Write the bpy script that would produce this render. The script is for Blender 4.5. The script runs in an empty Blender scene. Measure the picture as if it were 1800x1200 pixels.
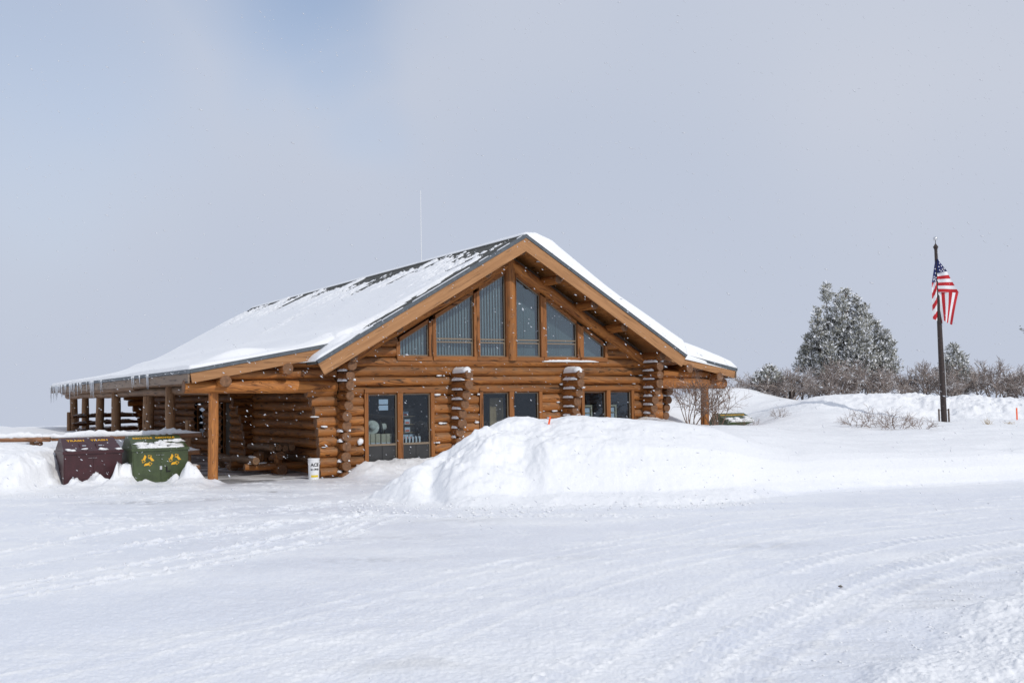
import bpy, math, random
import numpy as np
from mathutils import Vector, Matrix, Euler
random.seed(7); rng = np.random.default_rng(11)
R = math.radians
sc = bpy.context.scene
# ------------------------------------------------------------------ camera
H = 2.3
PITCH, ROLL = R(3.04), R(0.84)
fw = Vector((0, math.cos(PITCH), math.sin(PITCH)))
r0 = Vector((1, 0, 0)); u0 = r0.cross(fw)
rt = r0*math.cos(ROLL)-u0*math.sin(ROLL); up = u0*math.cos(ROLL)+r0*math.sin(ROLL)
cd = bpy.data.cameras.new('camera'); cam = bpy.data.objects.new('camera', cd); sc.collection.objects.link(cam)
cd.sensor_width = 36; cd.lens = 36.12; cd.clip_start = .1; cd.clip_end = 9000
M = Matrix((rt, up, -fw)).transposed().to_4x4(); M.translation = (0, 0, H); cam.matrix_world = M
sc.camera = cam
# ------------------------------------------------------------------ sun + sky
ANG = R(31.1); SUN_EL = R(36)
ux, uy = math.cos(ANG), math.sin(ANG)
az = R(9)
sh = Vector((uy, -ux, 0))*math.cos(az)+Vector((ux, uy, 0))*math.sin(az)     # horizontal direction towards the sun
sdir = Vector((sh.x*math.cos(SUN_EL), sh.y*math.cos(SUN_EL), math.sin(SUN_EL)))
sl = bpy.data.lights.new('sun', 'SUN'); sl.energy = 2.0; sl.angle = R(.55); sl.color = (1, .95, .87)
so = bpy.data.objects.new('sun', sl); sc.collection.objects.link(so)
so.rotation_euler = (-sdir).to_track_quat('-Z', 'Y').to_euler(); so.location = (10, -10, 30)
w = bpy.data.worlds.new('World'); sc.world = w; w.use_nodes = True
N, L = w.node_tree.nodes, w.node_tree.links
N.clear()
out = N.new('ShaderNodeOutputWorld'); mixs = N.new('ShaderNodeMixShader')
sky = N.new('ShaderNodeTexSky'); sky.sky_type = 'NISHITA'; sky.sun_disc = False
sky.sun_elevation = SUN_EL; sky.sun_rotation = math.atan2(sh.x, sh.y); sky.air_density = 1.2; sky.dust_density = 1.5; sky.altitude = 2000
bg = N.new('ShaderNodeBackground'); bg.inputs[1].default_value = .14; L.new(sky.outputs[0], bg.inputs[0])
tc = N.new('ShaderNodeTexCoord')
cl = N.new('ShaderNodeBackground'); cl.inputs[1].default_value = 1
nz = N.new('ShaderNodeTexNoise'); nz.inputs['Scale'].default_value = 2.2; nz.inputs['Detail'].default_value = 2.5; nz.inputs['Roughness'].default_value = .4
L.new(tc.outputs['Generated'], nz.inputs['Vector'])
cr = N.new('ShaderNodeValToRGB'); cr.color_ramp.elements[0].position = .3; cr.color_ramp.elements[1].position = .72
cr.color_ramp.elements[0].color = (.505, .565, .69, 1); cr.color_ramp.elements[1].color = (.60, .635, .725, 1)
L.new(nz.outputs[0], cr.inputs[0])
# slightly paler, flatter air low over the horizon
sep = N.new('ShaderNodeSeparateXYZ'); L.new(tc.outputs['Generated'], sep.inputs[0])
mr = N.new('ShaderNodeMapRange'); mr.inputs[1].default_value = -.02; mr.inputs[2].default_value = .28; mr.inputs[3].default_value = 1; mr.inputs[4].default_value = 0
L.new(sep.outputs[2], mr.inputs[0])
mc = N.new('ShaderNodeMix'); mc.data_type = 'RGBA'; L.new(mr.outputs[0], mc.inputs[0]); L.new(cr.outputs[0], mc.inputs[6]); mc.inputs[7].default_value = (.535, .585, .70, 1)
L.new(mc.outputs[2], cl.inputs[0])
# thin gaps in the cloud: distance of the (noise-warped) direction to a few directions
nz2 = N.new('ShaderNodeTexNoise'); nz2.inputs['Scale'].default_value = 5; nz2.inputs['Detail'].default_value = 2.5
L.new(tc.outputs['Generated'], nz2.inputs['Vector'])
vm = N.new('ShaderNodeVectorMath'); vm.operation = 'MULTIPLY_ADD'; vm.inputs[1].default_value = (.16, .16, .16)
L.new(nz2.outputs['Color'], vm.inputs[0]); L.new(tc.outputs['Generated'], vm.inputs[2])
prev = None
for d, rad, amt in (((-.21, .91, .41), .23, .66), ((-.165, .935, .33), .13, .45), ((-.14, .955, .27), .09, .22), ((-.26, .90, .36), .12, .35), ((-.40, .85, .33), .28, .34), ((.35, .5, .78), .4, .5)):
    v = N.new('ShaderNodeVectorMath'); v.operation = 'DISTANCE'; L.new(vm.outputs[0], v.inputs[0]); v.inputs[1].default_value = (d[0]+.08, d[1]+.08, d[2]+.08)
    m = N.new('ShaderNodeMapRange'); m.interpolation_type = 'SMOOTHERSTEP'; L.new(v.outputs['Value'], m.inputs[0])
    m.inputs[1].default_value = 0; m.inputs[2].default_value = rad; m.inputs[3].default_value = amt; m.inputs[4].default_value = 0
    if prev is None: prev = m.outputs[0]
    else:
        a = N.new('ShaderNodeMath'); a.operation = 'MAXIMUM'; L.new(prev, a.inputs[0]); L.new(m.outputs[0], a.inputs[1]); prev = a.outputs[0]
L.new(prev, mixs.inputs[0]); L.new(cl.outputs[0], mixs.inputs[1]); L.new(bg.outputs[0], mixs.inputs[2]); L.new(mixs.outputs[0], out.inputs[0])
vs = sc.view_settings; vs.view_transform = 'Standard'; vs.look = 'None'; vs.exposure = 0.0; vs.gamma = 1; vs.use_curve_mapping = False
sc.cycles.max_bounces = 6; sc.cycles.transparent_max_bounces = 12; sc.cycles.caustics_reflective = False; sc.cycles.caustics_refractive = False

# ------------------------------------------------------------------ numpy noise
_perm = rng.random((256, 256))
def vn(x, y):
    xi = np.floor(x).astype(np.int64); yi = np.floor(y).astype(np.int64)
    fx = x-xi; fy = y-yi; fx = fx*fx*fx*(fx*(fx*6-15)+10); fy = fy*fy*fy*(fy*(fy*6-15)+10)
    g = lambda i, j: _perm[(i+j*37) & 255, (j+i*11) & 255]
    return (g(xi, yi)*(1-fx)+g(xi+1, yi)*fx)*(1-fy)+(g(xi, yi+1)*(1-fx)+g(xi+1, yi+1)*fx)*fy
def fbm(x, y, o=4, g=.5):
    s = 0; a = 1; t = 0
    for k in range(o):
        s = s+a*(vn(x*2**k+17.3*k, y*2**k-9.1*k)-.5); t += a; a *= g
    return s/t*2
def ss(a, b, x):
    t = np.clip((x-a)/(b-a), 0, 1); return t*t*(3-2*t)

# ------------------------------------------------------------------ materials
def newmat(name):
    m = bpy.data.materials.new(name); m.use_nodes = True
    nt = m.node_tree; return m, nt.nodes, nt.links, nt.nodes['Principled BSDF']
def plain(name, col, rough=.6, metal=0, bump=0, bscale=20, var=0):
    m, n, l, p = newmat(name)
    p.inputs['Base Color'].default_value = (*col, 1); p.inputs['Roughness'].default_value = rough; p.inputs['Metallic'].default_value = metal
    if bump or var:
        t = n.new('ShaderNodeTexCoord'); z = n.new('ShaderNodeTexNoise'); z.inputs['Scale'].default_value = bscale; z.inputs['Detail'].default_value = 5
        l.new(t.outputs['Object'], z.inputs['Vector'])
        if bump:
            b = n.new('ShaderNodeBump'); b.inputs['Strength'].default_value = bump; b.inputs['Distance'].default_value = .02
            l.new(z.outputs[0], b.inputs['Height']); l.new(b.outputs[0], p.inputs['Normal'])
        if var:
            r = n.new('ShaderNodeValToRGB'); r.color_ramp.elements[0].position = .3; r.color_ramp.elements[1].position = .7
            r.color_ramp.elements[0].color = (*[c*(1-var) for c in col], 1); r.color_ramp.elements[1].color = (*[min(1, c*(1+var)) for c in col], 1)
            l.new(z.outputs[0], r.inputs[0]); l.new(r.outputs[0], p.inputs['Base Color'])
    return m
def snowmat(name, fine=1.0, pack=False):
    m, n, l, p = newmat(name)
    p.inputs['Base Color'].default_value = (.845, .86, .885, 1); p.inputs['Roughness'].default_value = .55
    p.inputs['Specular IOR Level'].default_value = .25
    t = n.new('ShaderNodeTexCoord')
    z = n.new('ShaderNodeTexNoise'); z.inputs['Scale'].default_value = 9*fine; z.inputs['Detail'].default_value = 8; z.inputs['Roughness'].default_value = .62
    l.new(t.outputs['Object'], z.inputs['Vector'])
    b = n.new('ShaderNodeBump'); b.inputs['Strength'].default_value = .35; b.inputs['Distance'].default_value = .035
    l.new(z.outputs[0], b.inputs['Height']); l.new(b.outputs[0], p.inputs['Normal'])
    if pack:
        a = n.new('ShaderNodeVertexColor'); a.layer_name = 'wear'
        s = n.new('ShaderNodeSeparateColor'); l.new(a.outputs[0], s.inputs[0])
        z2 = n.new('ShaderNodeTexNoise'); z2.inputs['Scale'].default_value = 34; z2.inputs['Detail'].default_value = 6; z2.inputs['Roughness'].default_value = .7; l.new(t.outputs['Object'], z2.inputs['Vector'])
        gr = n.new('ShaderNodeMapRange'); l.new(z2.outputs[0], gr.inputs[0]); gr.inputs[1].default_value = .35; gr.inputs[2].default_value = .62; gr.inputs[3].default_value = 1.35; gr.inputs[4].default_value = .35
        gm = n.new('ShaderNodeMath'); gm.operation = 'MULTIPLY'; gm.use_clamp = True; l.new(s.outputs[0], gm.inputs[0]); l.new(gr.outputs[0], gm.inputs[1])
        m1 = n.new('ShaderNodeMix'); m1.data_type = 'RGBA'; l.new(gm.outputs[0], m1.inputs[0])
        m1.inputs[6].default_value = (.845, .86, .885, 1); m1.inputs[7].default_value = (.735, .765, .835, 1)
        m2 = n.new('ShaderNodeMix'); m2.data_type = 'RGBA'
        mm = n.new('ShaderNodeMath'); mm.operation = 'MULTIPLY'; l.new(s.outputs[1], mm.inputs[0]); l.new(z2.outputs[0], mm.inputs[1])
        mm2 = n.new('ShaderNodeMath'); mm2.operation = 'MULTIPLY'; mm2.inputs[1].default_value = 1.7; mm2.use_clamp = True; l.new(mm.outputs[0], mm2.inputs[0])
        l.new(mm2.outputs[0], m2.inputs[0]); l.new(m1.outputs[2], m2.inputs[6]); m2.inputs[7].default_value = (.17, .165, .165, 1)
        l.new(m2.outputs[2], p.inputs['Base Color'])
        # less bump where packed smooth
        mb = n.new('ShaderNodeMapRange'); l.new(s.outputs[0], mb.inputs[0]); mb.inputs[3].default_value = .6; mb.inputs[4].default_value = .38
        l.new(mb.outputs[0], b.inputs['Strength'])
        mq = n.new('ShaderNodeMapRange'); l.new(s.outputs[0], mq.inputs[0]); mq.inputs[3].default_value = .6; mq.inputs[4].default_value = .42
        l.new(mq.outputs[0], p.inputs['Roughness'])
    return m
def wood(name, axis='x', tilt=0, light=(.47, .182, .043), dark=(.17, .055, .016), grey=(.205, .128, .075), wk=.95, crack=.25):
    m, n, l, p = newmat(name)
    t = n.new('ShaderNodeTexCoord'); mp = n.new('ShaderNodeMapping')
    mp.inputs['Rotation'].default_value = (0, R(tilt), 0)
    l.new(t.outputs['Object'], mp.inputs[0])
    mp2 = n.new('ShaderNodeMapping'); l.new(mp.outputs[0], mp2.inputs[0])
    S = dict(x=(.55, 7, 7), y=(7, .55, 7), z=(7, 7, .55))[axis]
    mp2.inputs['Scale'].default_value = S
    a = n.new('ShaderNodeVertexColor'); a.layer_name = 'wear'; s = n.new('ShaderNodeSeparateColor'); l.new(a.outputs[0], s.inputs[0])
    # each log has its own grain offset
    cmb = n.new('ShaderNodeVectorMath'); cmb.operation = 'MULTIPLY_ADD'; l.new(a.outputs[0], cmb.inputs[0]); cmb.inputs[1].default_value = (0, 0, 30); l.new(mp2.outputs[0], cmb.inputs[2])
    z = n.new('ShaderNodeTexNoise'); z.inputs['Scale'].default_value = 1.3; z.inputs['Detail'].default_value = 7; z.inputs['Roughness'].default_value = .6; z.inputs['Distortion'].default_value = .6
    l.new(cmb.outputs[0], z.inputs['Vector'])
    r = n.new('ShaderNodeValToRGB'); e = r.color_ramp.elements; e[0].position = .30; e[1].position = .62; e[0].color = (*dark, 1); e[1].color = (*light, 1)
    l.new(z.outputs[0], r.inputs[0])
    # long drying cracks
    z3 = n.new('ShaderNodeTexNoise'); z3.inputs['Scale'].default_value = 2.6; z3.inputs['Detail'].default_value = 3; l.new(cmb.outputs[0], z3.inputs['Vector'])
    cr_ = n.new('ShaderNodeMapRange'); l.new(z3.outputs[0], cr_.inputs[0]); cr_.inputs[1].default_value = .34; cr_.inputs[2].default_value = .39; cr_.inputs[3].default_value = crack; cr_.inputs[4].default_value = 1
    z4 = n.new('ShaderNodeTexNoise'); z4.inputs['Scale'].default_value = 5; z4.inputs['Detail'].default_value = 4; l.new(t.outputs['Object'], z4.inputs['Vector'])
    wm = n.new('ShaderNodeMath'); wm.operation = 'MULTIPLY'; l.new(s.outputs[1], wm.inputs[0])
    wz = n.new('ShaderNodeMapRange'); l.new(z4.outputs[0], wz.inputs[0]); wz.inputs[1].default_value = .3; wz.inputs[2].default_value = .65; wz.inputs[3].default_value = .3*wk; wz.inputs[4].default_value = wk
    l.new(wz.outputs[0], wm.inputs[1])
    mx = n.new('ShaderNodeMix'); mx.data_type = 'RGBA'; l.new(wm.outputs[0], mx.inputs[0]); l.new(r.outputs[0], mx.inputs[6]); mx.inputs[7].default_value = (*grey, 1)
    t1 = n.new('ShaderNodeMath'); t1.operation = 'MULTIPLY'; l.new(s.outputs[0], t1.inputs[0]); l.new(cr_.outputs[0], t1.inputs[1])
    sc_ = n.new('ShaderNodeVectorMath'); sc_.operation = 'SCALE'; l.new(mx.outputs[2], sc_.inputs[0]); l.new(t1.outputs[0], sc_.inputs['Scale'])
    l.new(sc_.outputs[0], p.inputs['Base Color'])
    p.inputs['Roughness'].default_value = .62; p.inputs['Specular IOR Level'].default_value = .3
    ad = n.new('ShaderNodeMath'); ad.operation = 'ADD'; l.new(z.outputs[0], ad.inputs[0]); l.new(cr_.outputs[0], ad.inputs[1])
    b = n.new('ShaderNodeBump'); b.inputs['Strength'].default_value = .5; b.inputs['Distance'].default_value = .02; l.new(ad.outputs[0], b.inputs['Height']); l.new(b.outputs[0], p.inputs['Normal'])
    return m
MT = {}
MT['wx'] = wood('log_wood_across', 'x'); MT['wy'] = wood('log_wood_deep', 'y'); MT['wz'] = wood('log_wood_upright', 'z')
MT['wr1'] = wood('log_wood_rake_rising', 'x', 30); MT['wr2'] = wood('log_wood_rake_falling', 'x', -30)
MT['trim'] = wood('trim_wood', 'z', light=(.33, .13, .037), dark=(.22, .078, .022)); MT['trimx'] = wood('trim_wood_across', 'x', light=(.33, .13, .037), dark=(.22, .078, .022))
MT['barge1'] = wood('barge_wood_rising', 'x', 30, light=(.42, .215, .095), dark=(.30, .145, .06), wk=.4, crack=.72)
MT['barge2'] = wood('barge_wood_falling', 'x', -30, light=(.42, .215, .095), dark=(.30, .145, .06), wk=.4, crack=.72)
MT['bargep'] = wood('porch_barge_wood', 'x', 0, light=(.42, .215, .095), dark=(.30, .145, .06), wk=.4, crack=.72)
MT['post'] = wood('weathered_post_wood', 'z', light=(.34, .185, .09), dark=(.20, .10, .05), grey=(.22, .165, .115), wk=.8)
MT['oldy'] = wood('weathered_beam_wood', 'y', light=(.30, .165, .085), dark=(.17, .09, .048), grey=(.2, .155, .11), wk=.9)
MT['eave'] = wood('grey_eave_board', 'y', light=(.29, .195, .125), dark=(.18, .12, .08), grey=(.22, .18, .15), wk=.9)
MT['fence'] = wood('fence_rail_wood', 'x', light=(.34, .16, .075), dark=(.2, .09, .045), grey=(.24, .18, .14))
MT['end'] = plain('log_end_grain', (.185, .092, .045), .8, bump=.4, bscale=14, var=.28)
MT['soffit'] = wood('soffit_boards', 'y', light=(.48, .20, .06), dark=(.36, .14, .04), wk=.2)
MT['snow'] = snowmat('snow', 1.0); MT['clump'] = snowmat('clump_snow', 3)
MT['ground'] = snowmat('snow_ground', 1.0, True)
MT['fasc'] = plain('grey_metal_edging', (.085, .10, .115), .5, bump=.2, bscale=8, var=.25)
def shingle():
    m, n, l, p = newmat('asphalt_shingle')
    t = n.new('ShaderNodeTexCoord'); br = n.new('ShaderNodeTexBrick'); br.inputs['Scale'].default_value = 1
    mp = n.new('ShaderNodeMapping'); mp.inputs['Rotation'].default_value = (0, 0, R(90)); l.new(t.outputs['Object'], mp.inputs[0]); l.new(mp.outputs[0], br.inputs[0])
    br.inputs['Brick Width'].default_value = .3; br.inputs['Row Height'].default_value = .13; br.inputs['Mortar Size'].default_value = .012
    br.inputs['Color1'].default_value = (.075, .08, .075, 1); br.inputs['Color2'].default_value = (.13, .13, .115, 1); br.inputs['Mortar'].default_value = (.03, .03, .03, 1)
    z = n.new('ShaderNodeTexNoise'); z.inputs['Scale'].default_value = 70; l.new(t.outputs['Object'], z.inputs['Vector'])
    mx = n.new('ShaderNodeMix'); mx.data_type = 'RGBA'; mx.blend_type = 'MULTIPLY'; mx.inputs[0].default_value = .5; l.new(br.outputs[0], mx.inputs[6]); l.new(z.outputs[0], mx.inputs[7])
    l.new(mx.outputs[2], p.inputs['Base Color']); p.inputs['Roughness'].default_value = .9
    b = n.new('ShaderNodeBump'); b.inputs['Strength'].default_value = .6; b.inputs['Distance'].default_value = .02; l.new(br.outputs[0], b.inputs['Height']); l.new(b.outputs[0], p.inputs['Normal'])
    return m
MT['shingle'] = shingle()
def glassmat(name, tint, refl=1.0):
    m = bpy.data.materials.new(name); m.use_nodes = True; n, l = m.node_tree.nodes, m.node_tree.links; n.clear()
    o = n.new('ShaderNodeOutputMaterial'); mx = n.new('ShaderNodeMixShader'); tr = n.new('ShaderNodeBsdfTransparent'); gl = n.new('ShaderNodeBsdfGlossy')
    fr = n.new('ShaderNodeFresnel'); fr.inputs[0].default_value = 1.5; ml = n.new('ShaderNodeMath'); ml.operation = 'MULTIPLY'; ml.inputs[1].default_value = refl
    l.new(fr.outputs[0], ml.inputs[0]); l.new(ml.outputs[0], mx.inputs[0])
    z = n.new('ShaderNodeTexNoise'); z.inputs['Scale'].default_value = 1.2; b = n.new('ShaderNodeBump'); b.inputs['Strength'].default_value = .04; b.inputs['Distance'].default_value = .05
    t = n.new('ShaderNodeTexCoord'); l.new(t.outputs['Object'], z.inputs['Vector']); l.new(z.outputs[0], b.inputs['Height']); l.new(b.outputs[0], gl.inputs['Normal'])
    tr.inputs[0].default_value = (*tint, 1); gl.inputs['Roughness'].default_value = .02; gl.inputs[0].default_value = (.95, .97, 1, 1)
    l.new(tr.outputs[0], mx.inputs[1]); l.new(gl.outputs[0], mx.inputs[2]); l.new(mx.outputs[0], o.inputs[0]); return m
MT['glass'] = glassmat('tinted_window_glass', (.74, .80, .82), 2.0)
MT['glass2'] = glassmat('dark_window_glass', (.82, .88, .92), .8)
MT['sash'] = plain('bronze_sash', (.22, .17, .12), .45)
MT['panel'] = plain('charcoal_panel', (.035, .036, .038), .5, var=.2, bscale=3)
MT['slat'] = plain('pale_vertical_blind', (.60, .64, .64), .7); MT['slat2'] = plain('grey_blind', (.27, .33, .335), .7)
MT['int'] = plain('dim_interior_paint', (.12, .10, .08), .9, var=.3, bscale=2)
MT['ice'] = None
m, n, l, p = newmat('icicle_ice'); p.inputs['Base Color'].default_value = (.93, .96, 1, 1); p.inputs['Roughness'].default_value = .12; p.inputs['Transmission Weight'].default_value = .30; p.inputs['IOR'].default_value = 1.31; MT['ice'] = m
MT['maroon'] = plain('maroon_paint', (.042, .0075, .011), .42, bump=.15, bscale=5, var=.25)
MT['green'] = plain('olive_green_paint', (.050, .072, .028), .42, bump=.15, bscale=5, var=.25)
MT['yellow'] = plain('yellow_decal', (.80, .42, .015), .5)
MT['darkmetal'] = plain('dark_metal', (.03, .03, .03), .4, .6); MT['silver'] = plain('silver_metal', (.65, .66, .68), .3, .9)
MT['white'] = plain('white_plastic', (.78, .79, .80), .45); MT['black'] = plain('black_print', (.02, .02, .02), .5); MT['labely'] = plain('yellow_print', (.75, .55, .03), .5)
MT['orange'] = plain('orange_marker', (.85, .12, .02), .5)
MT['red'] = plain('flag_red', (.50, .012, .02), .7); MT['flagwhite'] = plain('flag_white', (.80, .80, .82), .7); MT['blue'] = plain('flag_blue', (.012, .02, .11), .7)
MT['pole'] = plain('dark_brown_pole_paint', (.035, .022, .018), .4, bump=.2, bscale=12, var=.4)
MT['felt'] = plain('pale_felt', (.62, .60, .50), .85, var=.15, bscale=9); MT['card'] = plain('tan_card', (.55, .48, .33), .8, var=.15, bscale=7)
MT['paper'] = plain('blue_white_paper', (.62, .70, .78), .8); MT['oak'] = plain('tan_display_wood', (.40, .27, .14), .6, var=.2, bscale=6)
MT['needle'] = plain('grey_green_needles', (.30, .30, .262), .85, var=.35, bscale=1.5)  # needle colour lightened: distance haze is painted into it
MT['bark'] = plain('grey_brown_bark', (.13, .10, .085), .9, var=.4, bscale=5)
MT['red_shirt'] = plain('dull_red_print', (.35, .04, .05), .7)
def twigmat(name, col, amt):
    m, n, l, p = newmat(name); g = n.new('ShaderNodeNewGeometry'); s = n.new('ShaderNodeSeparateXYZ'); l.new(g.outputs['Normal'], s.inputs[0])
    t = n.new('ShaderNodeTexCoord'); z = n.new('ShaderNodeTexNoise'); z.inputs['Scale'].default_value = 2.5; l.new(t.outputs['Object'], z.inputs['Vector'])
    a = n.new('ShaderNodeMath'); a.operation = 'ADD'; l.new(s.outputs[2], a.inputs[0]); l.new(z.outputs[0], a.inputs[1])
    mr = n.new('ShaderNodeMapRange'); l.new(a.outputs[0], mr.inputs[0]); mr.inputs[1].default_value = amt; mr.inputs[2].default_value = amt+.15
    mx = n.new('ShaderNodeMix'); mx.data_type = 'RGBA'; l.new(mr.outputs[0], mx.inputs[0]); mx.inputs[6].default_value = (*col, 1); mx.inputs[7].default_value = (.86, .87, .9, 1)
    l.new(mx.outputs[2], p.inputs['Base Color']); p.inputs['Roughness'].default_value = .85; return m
MT['twig'] = twigmat('snowy_twig', (.30, .25, .225), 1.0); MT['twig2'] = twigmat('bare_twig', (.20, .13, .095), 1.3)  # oak twig base colour has distance haze painted in; white tops are snow
MT['straw'] = plain('dry_grass', (.5, .40, .26), .9)

# ------------------------------------------------------------------ mesh builder
class MB:
    def __init__(s): s.v = []; s.f = []; s.m = []; s.w = []; s.sm = []
    def add(s, vs_, fs, mi=0, wear=(1, 0), smooth=False):
        o = len(s.v); s.v.extend([tuple(v) for v in vs_])
        if isinstance(wear, tuple): s.w.extend([wear]*len(vs_))
        else: s.w.extend(wear)
        for f in fs: s.f.append(tuple(i+o for i in f)); s.m.append(mi); s.sm.append(smooth)
    def box(s, x0, x1, y0, y1, z0, z1, mi=0, wear=None):
        if wear is None: wear = (random.uniform(.85, 1.12), random.uniform(0, .35))
        v = [(x, y, z) for z in (z0, z1) for y in (y0, y1) for x in (x0, x1)]
        s.add(v, [(0, 2, 3, 1), (4, 5, 7, 6), (0, 1, 5, 4), (2, 6, 7, 3), (0, 4, 6, 2), (1, 3, 7, 5)], mi, wear)
    def prism(s, poly, y0, y1, mi=0, wear=(1, 0)):       # poly in (x,z), extruded along y
        n = len(poly); v = [(x, y0, z) for x, z in poly]+[(x, y1, z) for x, z in poly]
        ar = sum(poly[i][0]*poly[(i+1) % n][1]-poly[(i+1) % n][0]*poly[i][1] for i in range(n))
        f = [tuple(range(n)), tuple(range(2*n-1, n-1, -1))]+[(i, i+n, (i+1) % n+n, (i+1) % n) for i in range(n)]
        if ar < 0: f = [tuple(reversed(q)) for q in f]
        s.add(v, f, mi, wear)
    def tube(s, p0, p1, ra, rb=None, n=8, mi=0, wear=(1, 0), caps=True, smooth=True):
        rb = ra if rb is None else rb
        p0, p1 = Vector(p0), Vector(p1); d = (p1-p0).normalized(); a = d.orthogonal().normalized(); b = d.cross(a)
        v = [p+a*(r*math.cos(t))+b*(r*math.sin(t)) for p, r in ((p0, ra), (p1, rb)) for t in [2*math.pi*k/n for k in range(n)]]
        s.add(v, [(k, (k+1) % n, (k+1) % n+n, k+n) for k in range(n)], mi, wear, smooth)
        if caps: s.add(v[:n], [tuple(range(n-1, -1, -1))], mi, wear); s.add(v[n:], [tuple(range(n))], mi, wear)
    def log(s, p0, p1, r, r1=None, n=14, seg=.45, jit=.06, mi=0, emi=1, ends=(True, True), tone=None, bow=.015, weather=.8):
        p0, p1 = Vector(p0), Vector(p1); r1 = r if r1 is None else r1
        Ln = (p1-p0).length; d = (p1-p0)/Ln; k = max(2, int(Ln/seg)+1)
        side = Vector((0, 0, 1)).cross(d)
        side = side.normalized() if side.length > .1 else Vector((1, 0, 0)); u2 = d.cross(side)
        tone = random.uniform(.78, 1.14) if tone is None else tone
        ph = [random.uniform(0, 6.28) for _ in range(6)]
        V = []; Wt = []
        for i in range(k):
            t = i/(k-1); x = t*Ln
            c = p0+d*x+side*(bow*math.sin(x*.9+ph[0]))+u2*(bow*math.sin(x*.7+ph[1]))
            rr = (r+(r1-r)*t)*(1+jit*.5*math.sin(x*1.7+ph[2])+jit*.35*math.sin(x*4.1+ph[3]))
            if i in (0, k-1) and ends[0 if i == 0 else 1]: rr *= .97
            for j in range(n):
                a = 2*math.pi*j/n; q = rr*(1+jit*.4*math.sin(2*a+ph[4]+x*.6)+jit*.3*math.sin(3*a+ph[5]-x))
                off = side*(q*math.cos(a))+u2*(q*math.sin(a))
                V.append(c+off)
                nzv = off.z/q
                Wt.append((tone*random.uniform(.96, 1.04), max(0, min(1, (.30+nzv)*1.5))*weather))
        F = [(i*n+j, i*n+(j+1) % n, (i+1)*n+(j+1) % n, (i+1)*n+j) for i in range(k-1) for j in range(n)]
        s.add(V, F, mi, Wt, True)
        for e, (ring, on) in enumerate(((V[:n], ends[0]), (V[-n:], ends[1]))):
            if not on: continue
            c = sum((Vector(q) for q in ring), Vector())/n
            inner = [c+(Vector(q)-c)*.93+d*(-.012 if e == 0 else .012) for q in ring]
            vv = list(ring)+inner+[c+d*(-.015 if e == 0 else .015)]
            ff = [(j, (j+1) % n, n+(j+1) % n, n+j) for j in range(n)]+[(n+j, n+(j+1) % n, 2*n) for j in range(n)]
            if e == 0: ff = [tuple(reversed(q)) for q in ff]
            s.add(vv, ff, emi, (tone, .3))
    def lump(s, c, r, mi=0, n=8, jit=.25, flat=1.0):     # irregular rounded lump, r = (rx, ry, rz)
        V = []; F = []
        rows = max(4, n//2+1)
        for i in range(rows+1):
            th = math.pi*i/rows
            for j in range(n):
                a = 2*math.pi*j/n; k = 1+random.uniform(-jit, jit)*(math.sin(th) > .1)
                V.append((c[0]+r[0]*k*math.sin(th)*math.cos(a), c[1]+r[1]*k*math.sin(th)*math.sin(a), c[2]+r[2]*k*math.cos(th)))
        for i in range(rows):
            for j in range(n): F.append((i*n+j, (i+1)*n+j, (i+1)*n+(j+1) % n, i*n+(j+1) % n))
        s.add(V, F, mi, (1, 0), True)
    def snowline(s, p0, p1, w_, h, mi=0, seg=.06, jit=.45):   # a ridge of lying snow along a line, irregular
        p0, p1 = Vector(p0), Vector(p1); d = p1-p0; Ln = d.length; d /= Ln; sd = Vector((-d.y, d.x, 0)).normalized()
        k = max(4, int(Ln/seg)); V = []; n = 7; ph = random.uniform(0, 50)
        for i in range(k+1):
            t = i/k; e = min(1, 6*min(t, 1-t)+.05)**.6
            hh = h*e*(1+jit*math.sin(t*Ln*3+ph)*.5+jit*random.uniform(-.5, .5)); ww = w_*e*(1+jit*.4*random.uniform(-1, 1))
            for j in range(n):
                a = math.pi*j/(n-1); V.append(p0+d*(t*Ln)+sd*(ww*math.cos(a))+Vector((0, 0, hh*math.sin(a)-(.02 if j in (0, n-1) else 0))))
        F = [(i*n+j, (i+1)*n+j, (i+1)*n+j+1, i*n+j+1) for i in range(k) for j in range(n-1)]
        F += [(i*n+n-1, (i+1)*n+n-1, (i+1)*n, i*n) for i in range(k)]
        F += [tuple(range(n)), tuple(k*n+j for j in range(n-1, -1, -1))]
        s.add(V, F, mi, (1, 0), True)
    def build(s, name, mats, parent=None, loc=None):
        me = bpy.data.meshes.new(name); me.from_pydata(s.v, [], s.f); me.update()
        if not isinstance(mats, (list, tuple)): mats = [mats]
        for m in mats: me.materials.append(m)
        me.polygons.foreach_set('material_index', np.array(s.m, dtype=np.int32)); me.polygons.foreach_set('use_smooth', np.array(s.sm, dtype=bool))
        ca = me.color_attributes.new('wear', 'FLOAT_COLOR', 'POINT')
        arr = np.ones((len(s.v), 4), dtype=np.float32); arr[:, 0:2] = np.array(s.w, dtype=np.float32).reshape(-1, 2); arr[:, 2] = arr[:, 0]
        ca.data.foreach_set('color', arr.ravel()); me.update()
        o = bpy.data.objects.new(name, me); sc.collection.objects.link(o)
        if parent: o.parent = parent
        if loc: o.location = loc
        return o
def tag(o, label=None, cat=None, group=None, kind=None):
    for k, v_ in (('label', label), ('category', cat), ('group', group), ('kind', kind)):
        if v_: o[k] = v_
    return o
def empty(name, loc, rz=0, **k):
    o = bpy.data.objects.new(name, None); sc.collection.objects.link(o); o.location = loc; o.rotation_euler = (0, 0, rz); o.empty_display_size = .3
    return tag(o, **k)
def copy_tree(o, parent=None):
    c = o.copy(); sc.collection.objects.link(c); c.parent = parent
    for ch in [q for q in o.children]: copy_tree(ch, c)
    return c
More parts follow.
